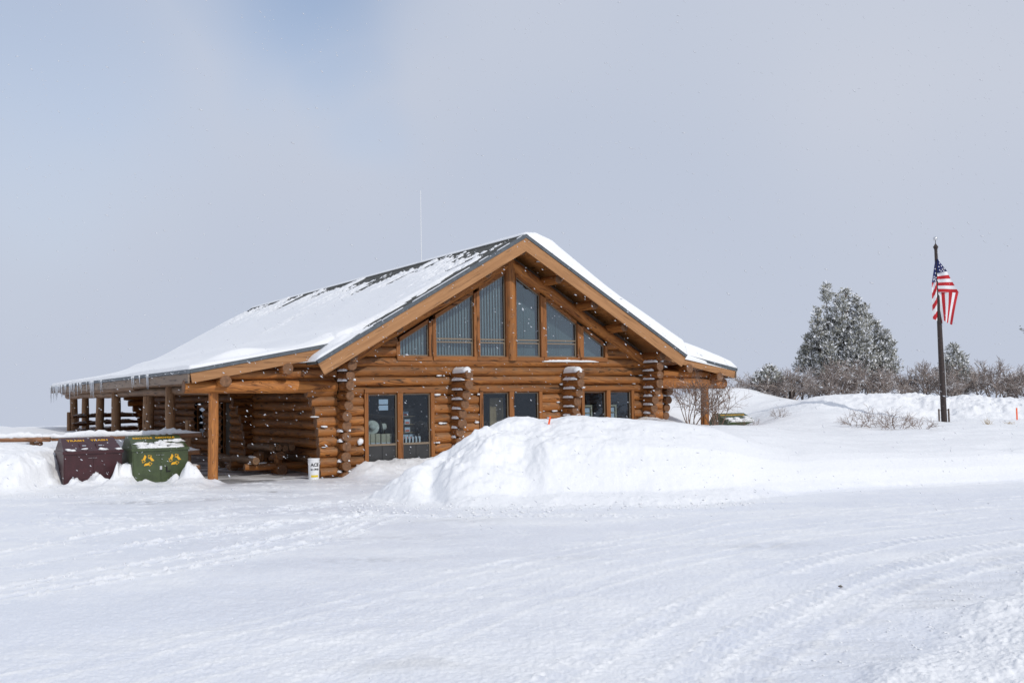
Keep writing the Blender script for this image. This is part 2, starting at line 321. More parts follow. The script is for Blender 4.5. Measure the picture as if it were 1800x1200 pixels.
def grid_obj(name, X, Y, Z, mat, wear=None, parent=None, flip=False):
    r_, c_ = X.shape; V = np.stack([X, Y, Z], -1).reshape(-1, 3).astype(np.float32)
    i = np.arange(r_-1)[:, None]*c_+np.arange(c_-1)[None, :]
    F = np.stack([i, i+1, i+1+c_, i+c_], -1).reshape(-1, 4)
    if flip: F = F[:, ::-1]
    me = bpy.data.meshes.new(name); me.vertices.add(len(V)); me.vertices.foreach_set('co', V.ravel())
    me.loops.add(F.size); me.loops.foreach_set('vertex_index', F.ravel().astype(np.int32))
    me.polygons.add(len(F)); me.polygons.foreach_set('loop_start', (np.arange(len(F))*4).astype(np.int32)); me.polygons.foreach_set('loop_total', np.full(len(F), 4, np.int32))
    me.update(calc_edges=True); me.polygons.foreach_set('use_smooth', np.ones(len(F), bool))
    if wear is not None:
        ca = me.color_attributes.new('wear', 'FLOAT_COLOR', 'POINT'); a = np.ones((len(V), 4), np.float32); a[:, 0] = wear[0].ravel(); a[:, 1] = wear[1].ravel(); a[:, 2] = 0; ca.data.foreach_set('color', a.ravel())
    me.materials.append(mat); me.update()
    o = bpy.data.objects.new(name, me); sc.collection.objects.link(o); o.parent = parent; return o

# ------------------------------------------------------------------ terrain
OX, OY = -5.077, 30.381
def loc_ab(X, Y): return (X-OX)*ux+(Y-OY)*uy, -(X-OX)*uy+(Y-OY)*ux
TRK = {'L1': [(-9, 9.5), (-6.41, 12.91), (-5.78, 13.96), (-5.15, 15.0), (-3.95, 16.93), (-3.33, 18.69), (-2.92, 20.91)], 'L1b': [(-7.5, 10), (-5.88, 12.68), (-4.81, 14.01), (-3.68, 15.79), (-2.93, 17.5), (-2.4, 20.35)],
 'L2': [(-10, 12), (-7.84, 15.79), (-7.19, 18.57), (-5.52, 20.74), (-3.41, 23.49), (-2.78, 26.5)], 'L3': [(-9, 11.8), (-7.17, 14.44), (-6.28, 16.22), (-5.42, 17.77), (-4.15, 19.63), (-2.97, 20.42), (-.44, 19.96), (3, 19.4)],
 'R1': [(-1.5, 5.5), (0.23, 8.37), (1.41, 10.6), (3.05, 13.13), (5.61, 15.62), (8.51, 17.32), (14, 19.5)], 'R2': [(-.6, 5.5), (1.23, 8.32), (2.15, 10.04), (3.33, 11.64), (4.8, 13.4), (6.45, 14.8), (9, 16.4), (13, 18)],
 'R3': [(-3.3, 6), (-1.06, 9.36), (-0.04, 11.26), (1.41, 13.26), (4.45, 16.37), (9.28, 18.86), (14, 20.5)], 'R4': [(-5.5, 7), (-2.65, 10.6), (-0.78, 13.45), (1.75, 16.33), (4.05, 18.64), (9.36, 21.4), (14, 23)],
 'R5': [(.2, 5.5), (1.77, 8.29), (2.8, 10.0), (4.26, 11.9), (5.79, 13.31), (7.6, 14.6), (12, 16.5)], 'R6': [(-4.6, 6.2), (-1.9, 9.9), (-.5, 12.3), (1.6, 14.9), (4.3, 17.3), (9.3, 20.1), (14, 21.8)]}
EDGE = [(1.4, 6.2), (2.74, 8.24), (3.59, 9.5), (4.39, 10.66), (5.26, 11.82), (6.39, 13.05), (9, 15.2), (14, 17.8)]
def polydist(X, Y, P):
    d = np.full(X.shape, 99.); s = np.zeros(X.shape); sg = np.zeros(X.shape); L0 = 0
    for (x0, y0), (x1, y1) in zip(P[:-1], P[1:]):
        dx, dy = x1-x0, y1-y0; L_ = math.hypot(dx, dy)
        t = np.clip(((X-x0)*dx+(Y-y0)*dy)/(L_*L_), 0, 1); q = np.hypot(X-x0-t*dx, Y-y0-t*dy); k = q < d
        d = np.where(k, q, d); s = np.where(k, L0+t*L_, s); sg = np.where(k, ((X-x0)*dy-(Y-y0)*dx)/L_, sg); L0 += L_
    return d, s, sg
def height(X, Y, fine=True):
    a, b = loc_ab(X, Y); D = Y
    wob = fbm(X*.5, Y*.5, 3)
    n1 = fbm(X*1.3, Y*1.3, 4); n2 = fbm(X*4.5+9, Y*4.5, 4, .6)
    Df = np.interp(X, [-4, -3.0, -2.3, -1, 0, 3, 4.9, 6.4, 8.8, 12.5, 18, 40], [25, 23.2, 22.2, 21.7, 21.6, 21.6, 22.2, 23.2, 24.2, 25.4, 27.5, 36])+.25*wob*ss(7, 3, X)
    # ---- ploughed pile
    Hc = np.interp(X, [-3.4, -3.0, -2.6, -2.1, -1.5, -1.0, -.65, -.2, .14, 1.4, 2.6, 4, 5, 6.5, 8], [0, .25, .52, .74, .98, 1.36, 1.56, 1.70, 1.76, 1.76, 1.70, 1.60, 1.42, .9, 0])
    Dc = np.interp(X, [-3, -1.5, 0, 8], [24.0, 24.6, 25.4, 26])
    t = np.clip((D-Df)/(Dc-Df), 0, 1)
    prof = np.interp(t, [0, .08, .2, .34, .5, .72, .9, 1], [0, .055, .12, .40, .66, .86, .975, 1])
    gul = np.exp(-((X+1.75+.25*wob)/.22)**2)*.34+np.exp(-((X-.15+.3*wob)/.35)**2)*.16          # gullies down the face
    gul = gul*np.sin(np.pi*np.clip(t*1.1, 0, 1))
    back = 1-ss(0, 1, (D-Dc)/np.interp(X, [-3, 0, 6], [1.2, 2.8, 5]))
    pile = Hc*prof*back-gul*ss(0, .3, Hc)
    _q = fbm(X*1.0+2, Y*1.6+5, 3)*3.6; _t = (np.floor(_q)+ss(.3, .7, _q-np.floor(_q)))/3.2; pile = pile+(_t*.22*ss(2.5, -1, X)+n1*.07+n2*.06+.05*fbm(X*9, Y*9, 3, .6)*ss(1.5, -1.5, X))*np.clip(pile, 0, 1)*ss(6.5, .5, X)*ss(0, .3, pile)*(.45+.55*ss(1.0, .8, t))
    # cornice-like ledges on the left part of the face
    led = np.abs(fbm(X*.9+4, D*2.2, 3)); pile = pile+ss(.05, .3, led)*.07*ss(1.0, -1.5, X)*ss(.1, .4, pile)
    # ---- plateau on the right, with its bank
    q = np.clip((D-Df)/1.7, 0, 1.0)
    bank = np.interp(q, [0, .12, .45, .75, 1], [0, .04, .38, .60, .70])
    top = np.interp(D-Df, [0, 1.7, 5, 9, 13, 17, 30], [0, .0, .27, .48, .80, 1.05, 1.15])
    top = top+.10*fbm(X*.22+3, Y*.3, 3)*ss(28, 32, D)
    yard = np.exp(-((X/np.maximum(D, 1)-.195)/.045)**2)*ss(33.5, 36.5, D)*ss(46, 41, D)
    top = top-yard*.85+.36*np.exp(-((X-6.0)/2.6)**2-((D-28.3)/2.6)**2)
    top = top+.42*np.exp(-((X-13.6)/2.6)**2-((D-41)/2.2)**2)+.34*np.exp(-((X-19)/4.2)**2-((D-41)/2.0)**2)+.24*np.exp(-((X-11.1)/1.4)**2-((D-36)/1.3)**2)+.75*np.exp(-((X-9.5)/2.6)**2-((D-46.0)/2.2)**2)
    top = top+.09*fbm(X*.45+8, Y*.8, 3)*ss(25, 28, D)
    rough = np.exp(-((X-17.5)/4.5)**2-((D-40)/2.6)**2); top = top+rough*(.12+n1*.34+n2*.14)
    top = top-.22*np.exp(-((X-15.4)/1.2)**2-((D-37.6)/1.2)**2)
    plat = (bank+top)*ss(1.5, 5.0, X+.0*D)*ss(-6, -2, X)
    plat = plat*(1-ss(-4.6, -1.0, -b-9.5)*0)
    # drift behind the pile stays low in front of the doorway side
    dome = plat*(1-ss(7.5, 3.5, X)*(1-ss(22, 27, D)))
    h = np.maximum(pile, 0); k = .25
    mx_ = np.maximum(h, dome); h = mx_+k*.25*np.clip(1-np.abs(h-dome)/k, 0, 1)**2*ss(0, .2, mx_)
    # ---- snow against the facade below the left windows
    fz = ss(-1.9, -.35, b)*ss(-.3, .7, a)*(.44+.09*n1+.07*n2)*(a < 12.5)*(1-ss(4, 8, a)*0)
    h = np.maximum(h, fz*(b < 1))
    # ---- left bank round the bins and field behind
    lf = -ss(24.5, 25.6, D+.5*wob)*0
    x1 = X+8.15
    bankL = ss(25.0, 28.6, D+.8*fbm(X*.8, D*.8, 3)+np.interp(X, [-14, -12.6, -11.4, -8, -6], [1.6, 1.3, .3, -.2, -.2]))
    Xj = X+.10*n1
    hl = np.interp(Xj, [-20, -13.8, -12.9, -12.5, -12.15, -10.87, -10.70, -10.45, -10.3, -9.2, -9.0, -8.35, -7.95], [1.2, 1.15, .98, .62, .10, .08, .62, .60, .10, .08, .62, .22, 0])
    hl2 = np.interp(X, [-20, -13, -12, -9.2, -8.2], [1.05, .95, .70, .66, 0.0])
    nf_ = np.minimum(hl, .13+.06*n1+1.2*ss(-12.3, -12.7, X)*ss(25.2, 27.6, D)+.12*ss(27.2, 28, D))
    hh = nf_+(hl-nf_)*ss(27.65, 27.95, D-.3*(X > -10.7)); hh = hh+(hl2-hh)*ss(28.9, 29.5, D)
    LB = bankL*hh*ss(-7.85, -8.1, X)
    # pointed lumps pushed up against the bins
    for (px_, py_, hz, rr) in ((-11.25, 27.9, .26, .17), (-11.45, 27.7, .20, .30), (-11.7, 27.6, .08, .2), (-10.95, 27.9, .10, .15), (-10.15, 28.1, .13, .16), (-9.95, 28.15, .08, .14), (-9.3, 28.4, .16, .22), (-12.5, 27.5, .15, .25), (-8.1, 28.4, .16, .14), (-8.6, 28.3, .15, .3)):
        LB = LB+hz*np.exp(-(((X-px_+.10*n2)**2+(Y-py_)**2)/(rr*rr)))*(1+.8*n2+.5*n1)
    LB = LB+(n1*.10+n2*.06)*ss(.05, .5, LB)*ss(31, 29, D)
    h = np.maximum(h, LB)
    fieldL = ss(0, 1, (-4.5-a)/1.8)*ss(30.5, 34, D)*np.interp(D, [30, 34, 45, 60], [.5, .72, 1.08, 1.15])*(X < 0)
    h = np.maximum(h, fieldL)
    # yard beyond the building's rear
    rear = ss(27.5, 30, b)*1.05; h = np.maximum(h, rear*(D > 35))
    # ---- clear inside building and porches
    inb = ss(-.25, .05, a)*ss(11.75, 11.5, a)*ss(-.15, .15, b)*ss(27.8, 27.4, b); h = h*(1-inb)-.12*inb
    inp = ss(-4.4, -3.6, a)*ss(.3, -.1, a)*ss(-.6, .3, b)*ss(28, 27, b); h = h*(1-inp)
    base = .020*n1+.03*wob
    wear0 = ss(.35, .0, h)*(.80+.75*fbm(X*.35+5, Y*.9, 4)); dirt = np.zeros(X.shape)
    h = h+base
    if fine:
        lot = ss(.25, .05, h-base)*(D < 29)
        fluff = np.zeros(X.shape); crum = fbm(X*9+5, Y*9, 4, .65)
        for nm, P in TRK.items():
            m_ = lot > 0
            d, s, sg = polydist(X, Y, P)
            d = d+.05*n2+.03*n1; wd = .12 if nm[0] == 'R' else .09
            rut = np.exp(-(d/wd)**4); edge = np.exp(-((d-wd*1.65)/.055)**2)
            dep = dict(L1=.020, L1b=.014, L2=.014, L3=.012, R1=.009, R2=.011, R3=.005, R4=.004, R5=.007, R6=.003)[nm]
            patch = (.55 if nm in ('R2', 'R5') else 0)+(.45 if nm in ('R2', 'R5') else 1)*ss(-.35, .35, fbm(X*.7+hash(nm) % 7 if False else X*.7+len(nm)*3+ord(nm[1]), Y*.7, 3))
            dz = -dep*rut*.6+edge*dep*(.5+3.5*np.clip(crum, 0, 1))*(.15+.85*patch)
            if nm in ('R2', 'R5', 'R1'):
                sk = s*2*np.pi/.21
                tread = (np.sin(sk+sg*14)*.5+.5)**2*np.exp(-(d/.17)**4)*(.05 if nm == 'R2' else .03)*patch*ss(24, 12, D); dz = dz+tread
            if nm[0] == 'L' or nm in ('R4', 'R6'):
                bandc = np.exp(-((d-wd*1.9)/.10)**2)*(1 if nm[0] == 'L' else .5)*ss(8, 14, D); cb = ss(.02, .42, crum+.25*n2)*bandc; dz = dz+.020*cb; fluff = np.maximum(fluff, cb)
            h = h+dz*lot; fluff = np.maximum(fluff, edge*(.4+.6*patch)); wear0 = wear0+.12*rut*lot
        scuff = ss(.02, .45, fbm(X*1.1+30, Y*2.4+10, 5, .6))
        h = h+lot*scuff*(.010*np.clip(crum, 0, 1)+.007*fbm(X*14, Y*14, 2))+lot*(.005+.006*ss(18, 8, D))*fbm(X*22, Y*22, 3, .7)+lot*.022*ss(.0, .35, fbm(X*.6, Y*2.2+8, 4))*ss(-1.5, -4, X)*ss(15, 19, D)*ss(.0, .4, crum)
        pz = ss(.0, .35, fbm(X*.6, Y*2.2+8, 4))*ss(-1.5, -4, X)*ss(15, 19, D)*ss(.0, .4, crum)
        wear0 = wear0-.85*fluff-.45*scuff-.8*pz-.35*ss(.05, .5, crum)
        # churned snow beside the wheel track, near right corner
        d, s, sg = polydist(X, Y, EDGE); side = ss(-.05, .45, sg+.22*n1)*ss(30, 18, D)
        ck = fbm(X*6, Y*6, 4, .65); ck2 = np.clip(fbm(X*13+3, Y*13, 3, .6), 0, 1)
        h = h+side*(.045+.05*np.clip(n1+.2, 0, 1)+.028*np.clip(ck+.2, 0, 1)+.028*ck2+.05*ss(.3, 1.5, sg)); wear0 = wear0*(1-.9*side)
        # same loose crumbs along the foot of the pile
        foot = ss(-1.1, -.1, D-Df)*ss(1.4, .3, D-Df)*ss(-4, -3, X)*ss(6.5, 4, X)
        h = h+foot*.05*np.clip(fbm(X*5, Y*5, 4, .6)+.05, 0, 1)*ss(-1, -.2, D-Df); wear0 = wear0*(1-.8*foot)
        crumb = ss(27.5, 25, D)*ss(23.8, 25.2, D)*ss(-7, -8.2, X)
        h = h+crumb*.05*np.clip(fbm(X*5+7, Y*5, 4, .6)+.1, 0, 1); wear0 = wear0*(1-.6*crumb)
        # glazed grey ice: strip inside the edge, small worn spots
        ice = ss(.75, .25, np.abs(sg+.42))*ss(-.25, .35, fbm(X*.9, Y*1.8+3, 4))*ss(19, 13, D)
        dirt = dirt+.20*ice*(.5+fbm(X*2, Y*9, 3))
        for (ex, ey, er, am) in ((.76, 14.7, .30, .25), (-2.14, 14.73, .4, .3), (3.8, 15.55, .45, .25), (-.9, 9.0, .4, .22), (-2.0, 17.2, .7, .18), (-8.6, 23.6, .6, .55), (-6.9, 24.0, .5, .35), (-6.0, 25.7, .3, .8), (-1.0, 19.3, .6, .2)):
            dirt = dirt+am*np.exp(-(((X-ex)/er/1.6)**2+((Y-ey)/er/.6)**2))*ss(-.2, .5, n2+.2)
        # scraped paving before and under the porch
        dirt = dirt+.95*ss(-4.9, -3.9, a)*ss(.4, -.2, a)*ss(-.9, .2, b)*ss(.12, .0, np.abs(h-.0))*ss(-.35, .25, fbm(X*1.1, Y*2.4, 4))
        dirt = dirt+.22*ss(-5.5, -3.5, a)*ss(3.5, 1.0, a)*ss(-2.6, -1.2, b)*ss(.3, -.6, b)*ss(-.3, .3, fbm(X*.8+2, Y*2.6, 4))
        return h, np.clip(wear0, 0, 1), np.clip(dirt, 0, 1)
    return h
def ramp_down(h, X, Y):
    Rr = np.hypot(X, Y); r_ = np.maximum(Rr-58, 0)
    return h*(1-ss(55, 120, Rr))-.11*r_*ss(0, 40, r_)
Ds = [2.6]
while Ds[-1] < 90:
    D = Ds[-1]
    Ds.append(D+(max(.022, D*D/3600) if D < 12 else .05 if D < 30 else .09 if D < 46 else .5))
Ds = np.array(Ds); T_ = np.concatenate([np.arange(-1.6, -.62, .009), np.arange(-.62, .62, .00125), np.arange(.62, 1.6, .009)])
Dg, Tg = np.meshgrid(Ds, T_, indexing='ij'); X = Tg*Dg; Y = Dg
h, w0, d0 = height(X, Y); h = ramp_down(h, X, Y)
g = grid_obj('snow_ground', X, Y, h, MT['ground'], (w0, d0)); tag(g, kind='structure')
del X, Y, Dg, Tg, h, w0, d0
rs = np.concatenate([np.linspace(.01, 60, 90), np.geomspace(61, 5000, 60)]); th = np.linspace(0, 2*np.pi, 240)
Rg, Th = np.meshgrid(rs, th, indexing='ij'); X = Rg*np.cos(Th); Y = Rg*np.sin(Th)
hz_ = height(X, np.where(Y > 3, Y, 3), False)*ss(3, 6, Y); hz_ = ramp_down(hz_, X, Y)-.07*ss(9, 14, np.hypot(X, Y))-.02
hz_ = hz_-.9*ss(0, 1.2, 1.6*Y-np.abs(X)-1.0)*ss(3.6, 4.8, Y)
g2 = grid_obj('snow_terrain', X, Y, hz_, MT['snow'], flip=True); tag(g2, kind='structure')
def gz(x, y): return float(height(np.array([[x]], float), np.array([[y]], float), False)[0, 0])
def ab(a, b, z=0): return Vector((OX+a*ux-b*uy, OY+a*uy+b*ux, z))

# loose crumbs of snow thrown out of the tracks, at the pile's foot and along the churned edge
cx_, cy_, cs_ = [], [], []
def strew(P, n, spread, s0, s1, off=0.0):
    P = np.array(P); L_ = np.hypot(*(P[1:]-P[:-1]).T); k = rng.choice(len(L_), n, p=L_/L_.sum()); t = rng.random(n)[:, None]
    q = P[k]*(1-t)+P[k+1]*t; q = q+rng.normal(0, spread, (n, 2))+np.array([off, -off]); cx_.append(q[:, 0]); cy_.append(q[:, 1]); cs_.append((s0+(s1-s0)*rng.random(n)**5)*.62)
strew(TRK['L1'][1:], 500, .22, .008, .05); strew(TRK['L1b'][1:], 350, .22, .008, .04); strew(TRK['L2'][1:], 400, .3, .008, .05); strew(TRK['L3'][1:], 400, .3, .008, .06)
strew([(-3.2, 22.6), (-2.2, 21.6), (0, 21.2), (3, 21.3), (5, 21.7)], 900, .35, .01, .08); strew([(-3.6, 21.2), (-1.5, 20.4), (.5, 20.2)], 260, .25, .01, .10); strew(EDGE[1:], 1400, .3, .006, .045); strew([(-13, 25), (-10, 26), (-8, 26.6)], 500, .4, .01, .07)
strew([(-7, 9), (8, 12)], 260, 2.2, .004, .022); strew(TRK['R2'][1:-1], 500, .25, .004, .02); strew(TRK['R1'][1:], 250, .25, .004, .018); strew([(-4.5, 27.6), (-1.8, 28.8)], 200, .5, .008, .05)
cx_ = np.concatenate(cx_); cy_ = np.concatenate(cy_); cs_ = np.concatenate(cs_); cz_ = ramp_down(height(cx_, cy_)[0], cx_, cy_)
ico = np.array([(1, 0, .1), (-.9, .1, 0), (.1, 1, 0), (0, -1, .1), (0, .1, .8), (0, 0, -.6), (.6, .6, .4), (-.6, -.5, .5)]); itri = np.array([(0, 6, 4), (6, 2, 4), (2, 1, 4), (1, 7, 4), (7, 3, 4), (3, 0, 4), (6, 0, 5), (2, 6, 5), (1, 2, 5), (7, 1, 5), (3, 7, 5), (0, 3, 5)])
nc = len(cx_); aa = rng.random(nc)*6.283; ca_, sa_ = np.cos(aa), np.sin(aa); Vv = ico[None]*rng.uniform(.7, 1.25, (nc, 8, 1))*cs_[:, None, None]
Vv = np.stack([Vv[..., 0]*ca_[:, None]-Vv[..., 1]*sa_[:, None]+cx_[:, None], Vv[..., 0]*sa_[:, None]+Vv[..., 1]*ca_[:, None]+cy_[:, None], Vv[..., 2]*.6+cz_[:, None]+cs_[:, None]*.02], -1)
Fi = (itri[None]+np.arange(nc)[:, None, None]*8).reshape(-1); me = bpy.data.meshes.new('loose_snow'); me.vertices.add(nc*8); me.vertices.foreach_set('co', Vv.astype(np.float32).ravel()); me.loops.add(len(Fi)); me.loops.foreach_set('vertex_index', Fi.astype(np.int32))
me.polygons.add(len(Fi)//3); me.polygons.foreach_set('loop_start', (np.arange(len(Fi)//3)*3).astype(np.int32)); me.polygons.foreach_set('loop_total', np.full(len(Fi)//3, 3, np.int32)); me.polygons.foreach_set('use_smooth', np.ones(len(Fi)//3, bool)); me.update(calc_edges=True); me.materials.append(MT['snow'])
o = bpy.data.objects.new('loose_snow', me); sc.collection.objects.link(o); tag(o, 'loose crumbs of snow scattered on the packed lot', 'snow', kind='stuff')

# ================================================================== the log building
BL = empty('log_building', (OX, OY, 0), ANG, label='large log cabin visitor building with gable windows and snow covered roof', cat='building')
W2 = [MT['wx'], MT['end']]; WY = [MT['wy'], MT['end']]; WZ = [MT['wz'], MT['end']]
UC, ZR, SL = 5.75, 7.40, .58
def zmain(a): return ZR-SL*abs(a-UC)
LB_, RB_ = -.30, 11.80                   # roof breaks
def zroof(a): return zmain(LB_)-.18*(LB_-a) if a < LB_ else (zmain(RB_)-.20*(a-RB_) if a > RB_ else zmain(a))
WINS = [(.74, 2.96), (4.67, 6.93), (8.60, 10.73)]
r_, pit = .156, .295
rows = [.15+pit*k for k in range(11)]     # top row 3.10, next 3.395
# front wall
mb = MB()
for k, z in enumerate(rows+[3.40-.02]):
    op = [(a0-.06, a1+.06) for a0, a1 in WINS] if z < 2.45 else []
    xs = [-.18 if z < 2.45 else -.12]+[q for o_ in op for q in o_]+[11.65]
    for i in range(0, len(xs), 2):
        t_ = random.uniform(.72, 1.18)
        mb.log((xs[i], .03, z), (xs[i+1], .03, z), r_*random.uniform(.94, 1.06), ends=(False, False), tone=t_)
z = 3.68
while z < 5.0:
    aL = UC-(ZR-.75-z)/SL; aR = UC+(ZR-.75-z)/SL
    if aL < 1.65: mb.log((max(aL, -.1), .03, z), (1.80, .03, z), r_, ends=(False, False))
    if aR > 9.8: mb.log((9.64, .03, z), (min(aR, 11.6), .03, z), r_, ends=(False, False))
    z += pit
# chinking boards behind the logs
cols = [(-.05, .72), (2.98, 4.65), (6.95, 8.58), (10.75, 11.5)]
for a0, a1 in cols: mb.box(a0, a1, .10, .16, -.1, 2.5, 2, (.5, 0))
mb.box(-.05, 11.5, .10, .16, 2.502, 3.44, 2, (.5, 0))
mb.prism([(-.05, 3.442), (1.8, 3.442), (1.8, zmain(1.8)-.35), (-.05, zmain(0)-.35)], .10, .16, 2, (.5, 0))
mb.prism([(9.62, 3.442), (11.5, 3.442), (11.5, zmain(11.5)-.35), (9.62, zmain(9.62)-.35)], .10, .16, 2, (.5, 0))
mb.prism([(1.8, zmain(1.8)-.99), (UC, zmain(UC)-.99), (9.62, zmain(9.62)-.99), (9.62, zmain(9.62)-.35), (UC, ZR-.35), (1.8, zmain(1.8)-.35)], .10, .16, 2, (.5, 0))
mb.build('front_wall', [MT['wx'], MT['end'], MT['int']], BL)
# rake logs under the roof along the gable, and centre post
mb = MB()
mb.log((-.15, -.02, zmain(-.15)-.74), (UC-.02, -.02, ZR-.76), .20, ends=(True, False), tone=.95, weather=.3); mb.build('rake_log', [MT['wr1'], MT['end']], BL)
mb = MB()
mb.log((UC+.02, -.02, ZR-.76), (11.65, -.02, zmain(11.65)-.74), .20, ends=(False, True), tone=1.0, weather=.3); mb.build('rake_log', [MT['wr2'], MT['end']], BL)
mb = MB(); mb.log((5.835, -.06, 3.44), (5.835, -.06, 6.72), .185, .18, tone=.95, ends=(False, False)); mb.build('gable_post', WZ, BL)
# side walls, rear wall, floor
def openspan(a, b0, b1, holes, mb_):
    for z in [pit*k+.005 for k in range(13)]:
        zz = min(z, 3.6)
        seg = [b0]+[q for h0, h1, hz0, hz1 in holes if hz0 < zz < hz1 for q in (h0, h1)]+[b1]
        for i in range(0, len(seg), 2): mb_.log((a, seg[i], zz), (a, seg[i+1], zz), r_, ends=(False, False), seg=.8)
mb = MB(); openspan(.0, .1, 27, [(11.2, 12.4, -1, 2.2), (15.2, 16.6, .7, 2.1)], mb); mb.box(.10, .14, .1, 11.2, -.1, 3.6, 2, (.5, 0)); mb.box(.10, .14, 12.4, 15.2, -.1, 3.6, 2, (.5, 0)); mb.box(.10, .14, 16.6, 27, -.1, 3.6, 2, (.5, 0)); mb.box(.10, .14, 11.2, 12.4, 2.2, 3.6, 2, (.5, 0)); mb.box(.10, .14, 15.2, 16.6, 2.1, 3.6, 2, (.5, 0)); mb.box(.10, .14, 15.2, 16.6, -.1, .7, 2, (.5, 0))
mb.build('side_wall', [MT['wy'], MT['end'], MT['int']], BL)
mb = MB(); openspan(11.5, .1, 27, [], mb); mb.box(11.36, 11.40, .1, 27, -.1, 3.6, 2, (.5, 0)); mb.build('side_wall', [MT['wy'], MT['end'], MT['int']], BL)
mb = MB(); mb.prism([(0, -.1), (11.5, -.1), (11.5, 3.6), (UC, 7.0), (0, 3.6)], 26.8, 27.0, 0, (.9, .2)); mb.build('rear_wall', MT['wx'], BL)
mb = MB(); mb.box(.15, 11.35, .17, 26.7, -.08, -.02, 0, (1, 0)); mb.build('floor', MT['int'], BL)
mb = MB(); mb.box(.16, 11.34, 6.0, 6.1, -.02, 6.5 if False else 3.4, 0, (1, 0)); mb.build('partition', MT['int'], BL)
mb = MB(); mb.box(.02, .08, 11.24, 12.36, .0, 2.18); mb.box(-.06, .02, 11.2, 11.3, 0, 2.2, 1); mb.box(-.06, .02, 12.3, 12.4, 0, 2.2, 1); d_ = mb.build('side_door', [MT['int'], MT['trim']], BL)
mb = MB(); mb.box(-.04, .04, 15.2, 15.3, .7, 2.1); mb.box(-.04, .04, 16.5, 16.6, .7, 2.1); mb.box(-.04, .04, 15.3, 16.5, 2.0, 2.1); mb.box(-.04, .04, 15.3, 16.5, .7, .8); d_ = mb.build('side_window', MT['trim'], BL)
mb = MB(); mb.box(.0, .01, 15.3, 16.5, .8, 2.0); mb.build('pane', MT['glass2'], d_)
# corbelled log ends on the left of the cross walls, and one on the right
def corbel(b, a_in, prof, name, zt=2.75, sgn=-1, r=.16, tone=None):
    mb = MB(); z = .15
    while z < zt:
        ext = np.interp(z, *prof)
        mb.log((a_in, b, z), (a_in+sgn*ext, b, z), r*random.uniform(.95, 1.04), ends=(False, True), seg=.25, tone=tone); z += pit
    z = .15
    while z < zt:
        q_ = sgn*(np.interp(z, *prof)-.10); mb.box(min(a_in, a_in+q_), max(a_in, a_in+q_), b-.02, b+.10, z-pit/2, z+pit/2-.001, 0, (.45, 0)); z += pit
    return mb.build(name, [MT['wx'], MT['end'], MT['int']], BL)
corbel(.03, -.17, ([0, .8, 1.5, 2.0, 2.45, 2.8], [.50, .52, .58, .68, .86, 1.05]), 'corbelled_wall_end')
corbel(8.4, .0, ([0, .8, 1.5, 2.0, 2.45], [.35, .4, .5, .7, .95]), 'corbelled_wall_end')
corbel(26.9, .0, ([0, .8, 1.5, 2.0, 2.45], [.35, .4, .5, .75, 1.15]), 'corbelled_wall_end', zt=3.2)
corbel(.03, 11.65, ([0, 2, 2.5, 3], [.42, .42, .42, .42]), 'corbelled_wall_end', sgn=1, zt=2.5)
# buttresses: stacked logs running out of the facade
def buttress(a, prof, ztop, z0=.02, b0=0, cap=True, snow=1.0, z_top_extra=0):
    mb = MB(); sn = MB(); z = z0; last = None
    while z < ztop:
        c = float(np.interp(z, *prof))*random.uniform(.95, 1.05); rr = .150*random.uniform(.93, 1.07)
        mb.log((a+random.uniform(-.015, .015), b0+.05, z), (a+random.uniform(-.02, .02), b0-c, z), rr, ends=(False, True), seg=.22, tone=random.uniform(.62, .85), weather=.35)
        if random.random() < snow:
            nxt = float(np.interp(z-pit, *prof))
            f = random.uniform(.8, 1.1)
            sn.snowline((a-.115, b0-.10, z-.5*pit+.0), (a-.115, b0-.10-(c-.18)*f, z-.5*pit+.0), .07, .06, seg=.05, jit=.5)
            if random.random() < .4: sn.lump((a+.1, b0-c+.05, z-.5*pit+.02), (.05, .08, .035), n=7)
        last = (z, c, rr); z += pit
    if cap:
        z, c, rr = last
        V = 14
        sn.snowline((a, b0-.06, z+rr*.55), (a, b0-c-.03, z+rr*.62), .165, .175, seg=.05, jit=.14)
    o = mb.build('buttress', [MT['wy'], MT['end']], BL)
    if len(sn.v): sn.build('snow_clumps', MT['clump'], o)
    return o
P1 = ([0, .65, 1.2, 1.64, 2.3, 2.8, 3.3], [.42, .36, .42, .56, .85, 1.0, 1.06])
buttress(0.0, ([0, .65, 1.2, 1.64, 2.3, 2.8, 3.3, 4], [.42, .34, .40, .50, .70, .82, .9, 1.0]), 3.5, cap=False, snow=.45)
buttress(3.77, P1, 3.22)
buttress(7.95, P1, 3.22)
buttress(11.33, ([0, 1.46, 1.9, 2.3, 2.8, 3.5], [.42, .44, .58, .74, .88, .98]), 3.75, cap=False)
buttress(13.0, ([0, 1.2, 1.8, 2.4, 3], [.35, .4, .52, .72, .8]), 2.45, b0=1.3, cap=False)
mb = MB(); openspan(13.0, 1.35, 5, [], mb); 
